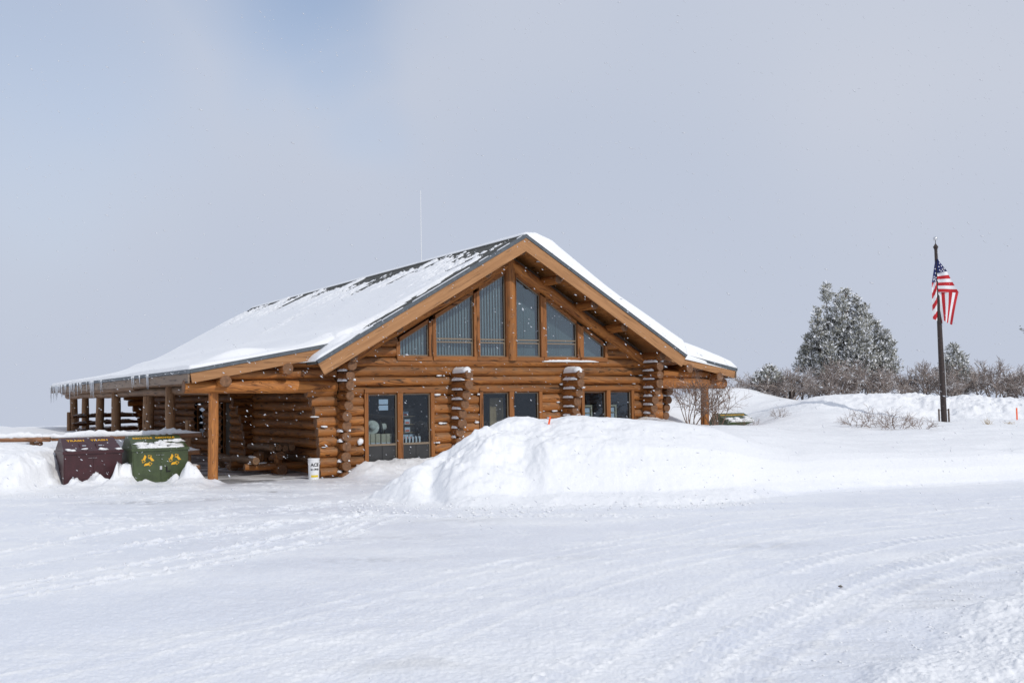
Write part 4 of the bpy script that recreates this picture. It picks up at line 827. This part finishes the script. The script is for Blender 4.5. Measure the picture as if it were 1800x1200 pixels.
# ------------------------------------------------------------------ bins
def dumpster(name, label, px, py, mat, words, recycle, rz=R(33), z=0., wd=1.50, dp=1.30):
    E_ = empty(name, (px, py, z), rz, label=label, cat='bin', group='steel bins beside the fence')
    m_ = MB(); m_.box(0, wd, 0, dp, 0, 1.0, 0, (1, 0)); m_.box(-.03, wd+.03, -.03, dp+.03, 1.0, 1.075, 0, (1, 0)); m_.build('body', mat, E_)
    for k in (0, 1):   # doors
        m_ = MB(); x0 = .03+k*(wd/2-.02); x1 = x0+wd/2-.05; m_.box(x0, x1, -.014, -.001, .06, .96, 0, (1, 0)); o = m_.build('door', mat, E_)
        h_ = MB(); hx = wd/2+(.06 if k else -.06)
        for q in range(3): h_.box(hx-.05+q*.035-.006, hx-.05+q*.035+.006, -.018, -.0145, .88, .892, 0, (1, 0))
        h_.build('rivets', MT['silver'], o)
        if k == 1 and recycle:
            h_ = MB(); h_.box(wd/2+.14, wd/2+.17, -.05, -.0145, .42, .56, 0, (1, 0)); h_.box(wd/2+.17, wd/2+.26, -.05, -.0145, .42, .45, 0, (1, 0)); h_.build('handle', MT['darkmetal'], o)
        elif recycle:
            h_ = MB(); h_.box(wd/2-.03, wd/2+.03, -.03, -.0145, .48, .58, 0, (1, 0)); h_.build('latch', MT['silver'], o)
    # sloping lid
    zt = 1.40; x0, x1 = .06, wd-.06; y1 = dp*.62; yb = dp*.86
    m_ = MB(); V = [(0, 0, 1.077), (wd, 0, 1.077), (wd, dp, 1.077), (0, dp, 1.077), (x0, y1, zt), (x1, y1, zt), (x1, yb, zt), (x0, yb, zt)]
    m_.add(V, [(0, 1, 5, 4), (1, 2, 6, 5), (2, 3, 7, 6), (3, 0, 4, 7), (4, 5, 6, 7), (0, 3, 2, 1)], 0, (1, 0))
    ld = m_.build('lid', mat, E_)
    sl_ = math.atan2(zt-1.077, y1)
    def on(x, t, up_=.006): return (x, y1*t-math.sin(sl_)*up_, 1.077+(zt-1.077)*t+math.cos(sl_)*up_)
    for k, x in enumerate((.48*wd-.16, .48*wd+.26)):      # chute flaps
        m_ = MB(); p = [on(x-.11, .18, .004), on(x+.11, .18, .004), on(x+.11, .52, .03), on(x-.11, .52, .03)]; m_.add(p, [(0, 1, 2, 3)], 0, (1, 0)); p2 = [on(x-.11, .52, .03), on(x+.11, .52, .03), on(x+.11, .52, .0), on(x-.11, .52, .0)]; m_.add(p2, [(0, 1, 2, 3)], 0, (1, 0))
        fl = m_.build('flap', mat, ld)
        m_ = MB(); p = [on(x-.05, .30, .028), on(x+.05, .30, .028), on(x+.05, .36, .034), on(x-.05, .36, .034)]; m_.add(p, [(0, 1, 2, 3)], 0, (1, 0)); m_.build('handle', MT['silver'], fl)
    for x in (wd*.27, wd*.68): lettering(words, .15 if not recycle else .13, MT['yellow'], ld, on(x, .74, .005), rot=(math.degrees(sl_), 0, 0), bold=.004)
    m_ = MB()
    if recycle:
        for _ in range(60):
            x = random.uniform(.20, wd-.12); t = random.uniform(.04, .62)*(.6+.4*x/wd); p = on(x, t, .008)
            if any(abs(x-q) < .07 and .3 < t < .5 for q in (.48*wd-.16, .48*wd+.26)): continue
            m_.lump(p, (random.uniform(.06, .16), .06, .028), n=8, jit=.4)
        m_.snowline((.12, .03, 1.08), (wd-.08, .03, 1.08), .05, .035)
    else:
        for x, t in ((.16, .06), (.22, .04), (.12, .1), (1.0, .05), (1.06, .04), (1.42, .05), (wd*.48-.16, .12), (wd*.48+.26, .12)): m_.lump(on(x, t, .01), (.09, .05, .03), n=8, jit=.4)
        m_.snowline((wd-.03, .1, 1.08), (wd+.0, dp-.1, 1.08), .05, .06)
    m_.build('snow_clumps', MT['clump'], ld)
    if recycle:
        for k, x in enumerate((wd*.265, wd*.75)):
            m_ = MB()
            for q in range(3):
                ca__, sa__ = math.cos(R(120*q+8)), math.sin(R(120*q+8))
                rot = lambda px__, pz__: (x+(px__*ca__-pz__*sa__), -.0165, .745+(px__*sa__+pz__*ca__))
                m_.add([rot(*p_) for p_ in ((-.120, -.132), (.022, -.132), (.022, -.070), (-.084, -.070))], [(0, 1, 2, 3)], 0, (1, 0))
                hd = ((.030, -.158), (.108, -.100), (.030, -.046))
                for u1, u2 in zip(hd, hd[1:]+hd[:1]):
                    dx, dz = u2[0]-u1[0], u2[1]-u1[1]; ll = math.hypot(dx, dz); nx, nz_ = -dz/ll*.006, dx/ll*.006
                    m_.add([rot(u1[0]-nx, u1[1]-nz_), rot(u2[0]-nx, u2[1]-nz_), rot(u2[0]+nx, u2[1]+nz_), rot(u1[0]+nx, u1[1]+nz_)], [(0, 1, 2, 3)], 0, (1, 0))
            m_.build('recycling_symbol', MT['yellow'], E_)
    return E_
dumpster('trash_bin', 'maroon steel trash bin with sloping lid and yellow TRASH lettering', -12.04, 27.6, MT['maroon'], 'TRASH', False, z=-.09)
dumpster('recycling_bin', 'dark green recycling bin with two yellow recycling symbols beside the maroon bin', -10.38, 28.1, MT['green'], 'RECYCLE', True, z=-.06)
dumpster('recycling_bin', 'green recycling bin nearly buried in snow right of the building', 8.25, 39.6, MT['green'], 'RECYCLE', True, rz=R(22), z=.10, wd=1.35)

# ------------------------------------------------------------------ fences
def fence(name, label, posts, rails, group='log rail fences'):
    E_ = empty(name, posts[0][:2]+(0,), 0, label=label, cat='fence', group=group); o0 = Vector(posts[0][:2]+(0,))
    for (x, y, z0, z1) in posts:
        m_ = MB(); m_.log(Vector((x, y, z0))-o0, Vector((x, y, z1))-o0, .085, seg=.4, weather=.6); m_.build('post', [MT['post'], MT['end']], E_)
    for (p, q, r, hs) in rails:
        m_ = MB(); p = Vector(p)-o0; q = Vector(q)-o0; m_.log(p, q, r, r*.9, seg=.5, weather=.5); rl = m_.build('rail', [MT['fence'], MT['end']], E_)
        if hs:
            m_ = MB(); zz = Vector((0, 0, r*.75)); m_.snowline(p+zz, q+zz, r*.95, hs, seg=.09, jit=.55); m_.build('snow_cap', MT['clump'], rl)
    return E_
fence('log_fence', 'snow topped log rail fence running behind the two bins', [(-9.75, 30.95, 0, 1.72), (-14.2, 30.5, 0, 1.2), (-20, 30.4, 0, 1.3)],
      [((-9.35, 30.9, 1.28), (-14.3, 30.4, 1.22), .075, .13), ((-13.6, 30.25, 1.24), (-20.2, 30.1, 1.24), .075, .15), ((-9.4, 30.9, .78), (-12.0, 30.7, .72), .07, .1), ((-9.4, 30.9, .30), (-12, 30.7, .3), .07, .1), ((-13.9, 30.35, 1.12), (-16.2, 31.6, .72), .06, .1)])
rl = []
for z in (1.62, 1.28, .95): rl.append((tuple(ab(-.6, 26.5, z)), (-19.7, 46.0, z+.03), .075, .09))
fence('deck_railing', 'log deck railing seen through the posts at the far end of the porch', [(-19.85, 46.0, .6, 1.86), tuple(ab(-3.2, 28, 0))[:2]+(.5, 1.7), (-18.9, 46.8, .6, 1.6)], rl)
rl = [((9.75, 42.0, 1.28), (11.2, 42.4, 1.34), .06, .05), ((11.35, 42.4, 1.42), (12.9, 43.0, 1.46), .07, .03), ((6.2, 39.0, 1.05), (6.9, 39.2, 1.05), .07, .06)]
fence('log_fence', 'low log rail almost drowned in snow beyond the half buried bin', [(11.3, 42.4, .7, 1.46)], rl[:2])

# ------------------------------------------------------------------ flagpole and flag
FX, FY = 15.06, 36.0; FZ = gz(FX, FY)
PO = empty('flagpole', (FX, FY, FZ-.3), 0, label='tall dark flagpole with a silver ball on top', cat='flagpole'); PO.rotation_euler = (0, R(-.7), 0)
m_ = MB(); m_.tube((0, 0, 0), (0, 0, 2.6), .102, .092, 16); m_.tube((0, 0, 2.6), (0, 0, 6.35), .092, .052, 16, caps=False); m_.tube((0, 0, 6.35), (0, 0, 6.4), .062, .062, 16); m_.build('pole', MT['pole'], PO)
m_ = MB(); m_.tube((0, 0, 6.402), (0, 0, 6.46), .085, .085, 12); m_.tube((0, 0, 6.46), (0, 0, 6.56), .075, .012, 12); m_.tube((0, 0, 6.56), (0, 0, 6.66), .012, .012, 8); m_.build('truck', MT['pole'], PO)
m_ = MB(); m_.lump((0, 0, 6.73), (.075, .075, .075), n=16, jit=0); m_.build('ball_finial', MT['silver'], PO)
m_ = MB(); m_.tube((.10, -.06, 1.2), (.075, -.04, 6.3), .006, n=5); m_.build('halyard', MT['white'], PO)
for s in (-1, 1):
    m_ = MB(); m_.box(s*.17-.02, s*.17+.02, -.03, .03, 0, .75, 0, (1, 0)); m_.tube((s*.17, 0, .7), (s*.10, 0, .7), .012, n=6); m_.build('bracket', MT['bark'], PO)
# flag: hangs in folds from the pole; sheets meet along folds
m_ = MB()
def sheet(c, fun, nu=26, nv=26, wav=.03, y0=0):
    c = [Vector((p[0], y0+p[1], p[2])) for p in c]; V = []; F = []
    for i in range(nv+1):
        for j in range(nu+1):
            s, t = j/nu, i/nv; p = (c[0]*(1-s)+c[1]*s)*(1-t)+(c[3]*(1-s)+c[2]*s)*t
            p = p+Vector((0, wav*math.sin(s*7+t*3), 0)); V.append(p)
    o_ = len(m_.v); m_.v.extend([tuple(v) for v in V]); m_.w.extend([(1, 0)]*len(V))
    for i in range(nv):
        for j in range(nu):
            a_ = o_+i*(nu+1)+j; m_.f.append((a_, a_+1, a_+nu+2, a_+nu+1)); m_.m.append(fun((j+.5)/nu, (i+.5)/nv)); m_.sm.append(True)
stripe = lambda t, n, first: 0 if (int(t*n)+first) % 2 == 0 else 1     # 0 red 1 white
# upper right sheet: canton then level stripes
sheet([(-.02, 0, 0), (.03, 0, 0), (.33, -.12, -.45), (-.02, 0, -.50)], lambda s, t: 2, 14, 14)
sheet([(-.02, 0, -.50), (.33, -.12, -.45), (.735, -.20, -1.22), (.0, 0, -1.16)], lambda s, t: stripe(t, 6, 1), 26, 36)
# lower right sheet: stripes run down to the fly end
sheet([(.0, 0.01, -1.16), (.735, -.20, -1.22), (.40, -.22, -2.34), (.08, -.05, -2.15)], lambda s, t: stripe(s, 6, 1) if s < .995 else 0, 36, 26, .045)
# left sheet
sheet([(-.02, .05, -.05), (-.06, .06, -.05), (-.22, .08, -.82), (-.0, .05, -.80)], lambda s, t: 2, 12, 12, .01)
sheet([(-.22, .08, -.82), (.0, .05, -.80), (.14, .05, -2.28), (-.22, .10, -2.10)], lambda s, t: stripe((t*1.45+s*.62) % 1.0 if False else min(.999, (t*1.25+s*.5)/1.75), 9, 0), 22, 44, .03)
for (x, z) in [(.06, -.16), (.03, -.28), (.12, -.26), (.05, -.40), (.15, -.38), (.22, -.36), (.20, -.43), (.10, -.44), (.06, -.08), (-.09, -.5), (-.15, -.62), (-.08, -.66), (-.17, -.74), (-.10, -.35), (-.1, -.76)]:
    y = -.035-.30*max(0, x) if x > 0 else .02
    pts = [(x+(.032 if k % 2 == 0 else .013)*math.sin(math.pi*k/5), y-.02, z+(.032 if k % 2 == 0 else .013)*math.cos(math.pi*k/5)) for k in range(10)]
    m_.add(pts, [tuple(range(10))], 1, (1, 0))
fo = m_.build('flag', [MT['red'], MT['flagwhite'], MT['blue']]); fo.location = (FX-.0, FY+.0, FZ-.3+6.02)
fo.location = Vector((FX, FY, FZ-.3))+Vector((-.075, -.085, 6.0)); fo.scale = (.86, .9, 1); tag(fo, 'stars and stripes flag hanging in folds from the flagpole', 'flag')

# ------------------------------------------------------------------ markers, grass
def stake(x, y, z, h, tilt, label):
    m_ = MB(); m_.box(-.022, .022, -.012, .012, -.3, h, 0, (1, 0)); m_.box(-.0225, .0225, -.0125, .0125, h+.001, h+.02, 0, (1, 0)); o = m_.build('marker_stake', MT['orange']); o.location = (x, y, z); o.rotation_euler = (0, R(tilt), 0); tag(o, label, 'stake', 'orange snow markers')
stake(.86, 24.9, gz(.86, 24.9)+.0, .17, 12, 'orange stake tip poking from the big ploughed snow pile'); stake(17.7, 36.2, gz(17.7, 36.2), .40, 0, 'orange stake at the right edge beyond the flagpole')
def grass(x, y, n, h, label):
    m_ = MB()
    for _ in range(n):
        a = random.uniform(0, 6.28); r0__ = random.uniform(0, .16); p = Vector((r0__*math.cos(a), r0__*math.sin(a), -.05)); q = p+Vector((random.uniform(-.16, .16), random.uniform(-.16, .16), h*random.uniform(.5, 1))); mid = (p+q)/2+Vector((random.uniform(-.03, .03), 0, .04))
        m_.tube(p, mid, .005, .004, 4, caps=False); m_.tube(mid, q, .004, .0015, 4, caps=False)
    o = m_.build('dry_grass', MT['straw']); o.location = (x, y, gz(x, y)); tag(o, label, 'grass tuft', 'dry grass tufts')
grass(4.1, 32.6, 40, .55, 'pale dry grass tuft before the right corner of the building'); grass(16.2, 35.2, 26, .28, 'small dry grass tuft right of the flagpole foot'); grass(17.0, 35.3, 20, .16, 'very low dry grass tuft nearer the right stake')
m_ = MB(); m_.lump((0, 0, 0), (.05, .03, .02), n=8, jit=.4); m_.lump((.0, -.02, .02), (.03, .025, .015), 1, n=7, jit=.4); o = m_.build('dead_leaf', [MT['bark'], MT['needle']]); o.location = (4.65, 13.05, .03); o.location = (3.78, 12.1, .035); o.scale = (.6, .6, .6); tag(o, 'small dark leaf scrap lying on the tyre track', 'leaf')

# ------------------------------------------------------------------ bare shrubs
def shrub_mesh(seed, stems, hgt, spread, depth, r0__, twigs=3, droop=.0, name='branches', mat=None, n=3):
    rd = random.Random(seed); m_ = MB()
    def grow(p, d, ln, r, lv):
        q = p; k = 3 if lv < 2 else 2
        for i in range(k):
            d = (d+Vector((rd.uniform(-.28, .28), rd.uniform(-.28, .28), rd.uniform(-.12, .16)))).normalized()
            q2 = q+d*(ln/k); m_.tube(q, q2, r*(1-.22*i), r*(1-.22*(i+1)), n+1 if lv < 2 else n, caps=False, smooth=False); q = q2
            if lv < depth and (i > 0 or lv > 0):
                for _ in range(twigs if lv > 0 else 2):
                    a = rd.uniform(0, 6.28); perp = d.orthogonal().normalized(); perp = Matrix.Rotation(a, 3, d) @ perp
                    nd = (d*rd.uniform(.5, .9)+perp*rd.uniform(.5, .95)+Vector((0, 0, .12-droop))).normalized(); grow(q, nd, ln*rd.uniform(.45, .68), r*.55, lv+1)
    for s in range(stems):
        a = 6.283*s/stems+rd.uniform(-.5, .5); sp = rd.uniform(.2, 1)*spread
        grow(Vector((math.cos(a)*.1, math.sin(a)*.1, -.15)), Vector((math.cos(a)*sp, math.sin(a)*sp, 1)).normalized(), hgt*rd.uniform(.6, 1)*.62, r0__, 0)
    return m_
protos = []
def shrub(px, py, sx, sz, rz, proto, label, group, name='scrub_oak', dz=0):
    if proto[1] is None:
        o = proto[0]('shape').build(name, proto[2]); proto[1] = o
    else:
        o = proto[1].copy(); sc.collection.objects.link(o); o.name = name
    o.location = (px, py, gz(px, py)+dz); o.scale = (sx, sx, sz*(1.18 if name == 'scrub_oak' else 1)); o.rotation_euler = (0, 0, rz); tag(o, label, 'shrub', group); return o
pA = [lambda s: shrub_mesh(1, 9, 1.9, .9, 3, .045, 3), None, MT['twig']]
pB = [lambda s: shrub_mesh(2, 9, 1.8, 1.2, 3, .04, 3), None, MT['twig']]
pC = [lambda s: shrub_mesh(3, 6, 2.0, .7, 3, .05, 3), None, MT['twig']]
oaks = [(12.3, 46.0, 1.0, .80, 'leftmost snowy scrub oak right of the buried bin, low and open'), (13.3, 47.5, 1.25, 1.05, 'dense snowy scrub oak just left of the big conifer'),
 (14.6, 45.8, 1.15, 1.0, 'dense scrub oak in front of the left foot of the big conifer'), (15.9, 46.0, 1.15, 1.02, 'dense scrub oak in front of the right foot of the big conifer'), (17.3, 46.5, 1.15, 1.0, 'broad scrub oak between the big conifer and the flagpole'),
 (18.4, 46.6, 1.1, .95, 'scrub oak immediately left of the flagpole'), (19.6, 46.0, 1.1, .95, 'scrub oak immediately right of the flagpole, under the small conifer'), (20.7, 47.0, 1.2, .95, 'scrub oak right of the small conifer'),
 (21.8, 46.3, 1.25, 1.02, 'tall spreading scrub oak near the right edge'), (23.0, 46.2, 1.25, .95, 'scrub oak at the very right edge behind the snow mound'), (24.5, 46.5, 1.3, 1.0, 'outermost scrub oak cut by the right edge'),
 (15.2, 48.9, 1.5, 1.1, 'scrub oak behind the big conifer trunk'), (12.0, 49.0, 1.2, .72, 'small pale scrub oak in the gap left of the thicket'), (11.0, 47.0, 1.0, .72, 'small twiggy oak above the snow mound behind the bin')]
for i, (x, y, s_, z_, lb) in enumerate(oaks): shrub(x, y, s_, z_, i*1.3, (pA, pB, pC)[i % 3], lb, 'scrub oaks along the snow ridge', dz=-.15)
pD = [lambda s: shrub_mesh(9, 8, 2.0, .65, 3, .02, 2, n=3), None, MT['twig2']]
shrub(5.75, 33.3, 1.0, 1.05, .3, pD, 'leafless shrub left of the right porch post', 'bare shrubs by the right porch', 'bare_shrub')
shrub(6.55, 33.3, 1.0, 1.0, 2.2, pD, 'leafless shrub in front of the right porch post', 'bare shrubs by the right porch', 'bare_shrub')
shrub(8.2, 48, 1.25, .75, 4, pD, 'far leafless shrub behind the right porch roof corner', 'bare shrubs by the right porch', 'bare_shrub'); 
pE = [lambda s: shrub_mesh(14, 8, 1.1, 1.3, 2, .014, 2, n=3), None, MT['twig2']]
for i, (x, y, s_, z_, lb) in enumerate([(11.15, 33.4, 1, .85, 'leftmost low twiggy shrub poking from the open snow'), (11.75, 33.0, .9, .8, 'middle low twiggy shrub poking from the open snow'), (12.35, 33.2, 1, .85, 'right low twiggy shrub poking from the open snow'), (12.8, 32.3, .8, .6, 'lowest nearest twiggy shrub poking from the open snow'), (8.0, 35, .55, .5, 'few bare twigs in the snow before the buried bin'), (9.4, 36.5, .5, .55, 'tiny bare twigs right of the buried bin')]):
    shrub(x, y, s_, z_, i*1.1, pE, lb, 'low shrubs in the open snow', 'low_shrub')

# ------------------------------------------------------------------ conifers
def conifer(x, y, spires, label, z0=None, nper=1500, trunk_h=4, seed=5, name='pine_tree', sz=.11):
    rd = np.random.default_rng(seed); z0 = gz(x, y) if z0 is None else z0
    E_ = empty(name, (x, y, z0), 0, label=label, cat='tree', group='snow dusted conifers')
    m_ = MB(); m_.tube((0, 0, -.3), (.05, 0, trunk_h*.5), .16, .11, 9, caps=False); m_.tube((.05, 0, trunk_h*.5), (0, 0, trunk_h), .11, .03, 9, caps=False)
    for (sx_, sy_, top, base, rad) in spires:
        m_.tube((sx_*.25, sy_*.25, base*.4), (sx_*.9, sy_*.9, base+.2), .06, .04, 6, caps=False); m_.tube((sx_*.9, sy_*.9, base+.2), (sx_, sy_, top-.2), .04, .012, 6, caps=False)
    m_.build('trunk', MT['bark'], E_)
    V = []; mats = []
    for (sx_, sy_, top, base, rad) in spires:
        nb_ = int(nper*rad/.6)
        # boughs: rays out of the spire axis, drooping then turning up; sprays of needles along them
        for k in range(max(10, nb_//26)):
            t = rd.random()**.8; z = base+(top-base)*t; R_ = rad*(1-t)**.75*(.75+.5*rd.random())+.10; a = rd.random()*6.283
            for q in range(26):
                s = (q+rd.random())/26; rr = R_*s; c = np.array([sx_+rr*math.cos(a), sy_+rr*math.sin(a), z+R_*(.45*s*s-.10*s)])+rd.normal(0, .035+.03*s, 3)
                d1 = rd.normal(0, 1, 3)+np.array([math.cos(a), math.sin(a), .7])*1.0; d1 /= np.linalg.norm(d1); d2 = np.cross(d1, rd.normal(0, 1, 3)); d2 /= np.linalg.norm(d2)
                L_ = sz*(.7+.8*rd.random()); w__ = L_*.32
                V += [c-d2*w__, c+d2*w__, c+d1*L_]
                mats.append(1 if rd.random() < .42 else 0)
                if mats[-1]: V[-1] = V[-1]+np.array([0, 0, .015])
    V = np.array(V, np.float32); nt = len(mats)
    me = bpy.data.meshes.new('crown'); me.vertices.add(len(V)); me.vertices.foreach_set('co', V.ravel()); me.loops.add(nt*3); me.loops.foreach_set('vertex_index', np.arange(nt*3, dtype=np.int32))
    me.polygons.add(nt); me.polygons.foreach_set('loop_start', (np.arange(nt)*3).astype(np.int32)); me.polygons.foreach_set('loop_total', np.full(nt, 3, np.int32)); me.update(calc_edges=True)
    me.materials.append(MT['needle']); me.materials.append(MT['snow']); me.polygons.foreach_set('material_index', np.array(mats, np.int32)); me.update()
    o = bpy.data.objects.new('crown', me); sc.collection.objects.link(o); o.parent = E_; return E_
pxm = 48/1806
sp = []
for (px_, py_, rad, dy) in [(1455, 514, .62, 0), (1493, 522, .62, .3), (1520, 545, .55, -.3), (1436, 556, .5, -.2), (1544, 580, .5, .2), (1424, 600, .42, .1), (1560, 612, .5, -.2), (1418, 622, .45, .4), (1566, 640, .45, .3), (1438, 640, .6, -.4), (1540, 640, .7, -.5), (1475, 528, .45, .2), (1507, 536, .45, -.1), (1532, 566, .5, .3), (1446, 580, .6, .5), (1500, 585, .9, -1.0), (1552, 596, .45, -.3), (1475, 540, .7, -.6), (1505, 560, .7, -.7), (1470, 570, .7, .7), (1530, 600, .6, .5), (1450, 600, .6, -.7), (1490, 600, .8, -.9)]:
    sp.append(((px_-1490)*pxm, dy, (715-py_)*pxm*1.0+.1, 1.0+.5*random.random(), rad))
conifer(15.68, 48, sp, 'big multi topped conifer dusted with snow left of the flagpole', nper=1750, trunk_h=5, z0=1.85)
sp = [(-.05, 0, 2.45, .5, .75), (.25, .1, 2.0, .5, .7), (-.35, -.1, 1.9, .5, .6), (.0, -.3, 1.7, .4, .7), (.55, 0, 1.2, .3, .5)]
conifer(20.25, 47, sp, 'small snowy conifer right of the flagpole among the scrub oaks', nper=1900, trunk_h=1.8, seed=8, z0=1.85)
sp = [(-.9, 0, 1.4, .6, .5), (-1.2, .2, 1.15, .6, .4)]
conifer(12.55, 46.4, sp, 'low dark juniper at the left end of the scrub oak thicket', nper=2400, trunk_h=.8, seed=9, z0=2.0, name='juniper')
sp = [(.0, 0, 5.8, 2.4, 1.3), (-.5, 0, 4.6, 2.9, 1.0), (.6, .3, 5.0, 2.2, 1.3)]
sp = [(a_, b_, c_-.75, d_, e_*.8) for a_, b_, c_, d_, e_ in sp]
conifer(26.0, 49.5, sp, 'conifer whose branch tip enters at the right edge', nper=2600, trunk_h=5, seed=12, z0=1.8)

# ------------------------------------------------------------------ falling snow
nf = 9000
Dn = (11**3+rng.random(nf)*(30**3-11**3))**(1/3); tx = rng.uniform(-.6, .6, nf); tz = rng.uniform(-.1, .45, nf)
C = np.stack([tx*Dn, Dn, H+tz*Dn-.03*Dn], -1); a_, b_ = loc_ab(C[:, 0], C[:, 1])
ok = (C[:, 2] > .15) & ~((a_ > -4.4) & (a_ < 15) & (b_ > 0)); C = C[ok]; nf = len(C)
octv = np.array([(1, 0, 0), (-1, 0, 0), (0, 1, 0), (0, -1, 0), (0, 0, 1), (0, 0, -1)], float)
dirs = np.array([.55, 0, -.35])+rng.normal(0, .18, (nf, 3)); dirs /= np.linalg.norm(dirs, axis=1)[:, None]
ln = .007+.024*rng.random(nf)**2; wd_ = ln*rng.uniform(.22, .4, nf)
p1 = np.cross(dirs, [0, 1, 0]); p1 /= np.linalg.norm(p1, axis=1)[:, None]; p2 = np.cross(dirs, p1)
V = C[:, None, :]+octv[None, :, 0:1]*(dirs*ln[:, None])[:, None, :]+octv[None, :, 1:2]*(p1*wd_[:, None])[:, None, :]+octv[None, :, 2:3]*(p2*wd_[:, None])[:, None, :]
tri = np.array([(0, 2, 4), (2, 1, 4), (1, 3, 4), (3, 0, 4), (2, 0, 5), (1, 2, 5), (3, 1, 5), (0, 3, 5)])
F = (tri[None]+np.arange(nf)[:, None, None]*6).reshape(-1)
me = bpy.data.meshes.new('falling_snow'); me.vertices.add(nf*6); me.vertices.foreach_set('co', V.astype(np.float32).ravel()); me.loops.add(len(F)); me.loops.foreach_set('vertex_index', F.astype(np.int32))
me.polygons.add(len(F)//3); me.polygons.foreach_set('loop_start', (np.arange(len(F)//3)*3).astype(np.int32)); me.polygons.foreach_set('loop_total', np.full(len(F)//3, 3, np.int32)); me.update(calc_edges=True)
m, n, l, p = newmat('snowflake'); p.inputs['Base Color'].default_value = (.64, .66, .70, 1); p.inputs['Roughness'].default_value = .8; me.materials.append(m)
o = bpy.data.objects.new('falling_snow', me); sc.collection.objects.link(o); tag(o, 'white snowflakes drifting across the whole scene', 'snow', kind='stuff')
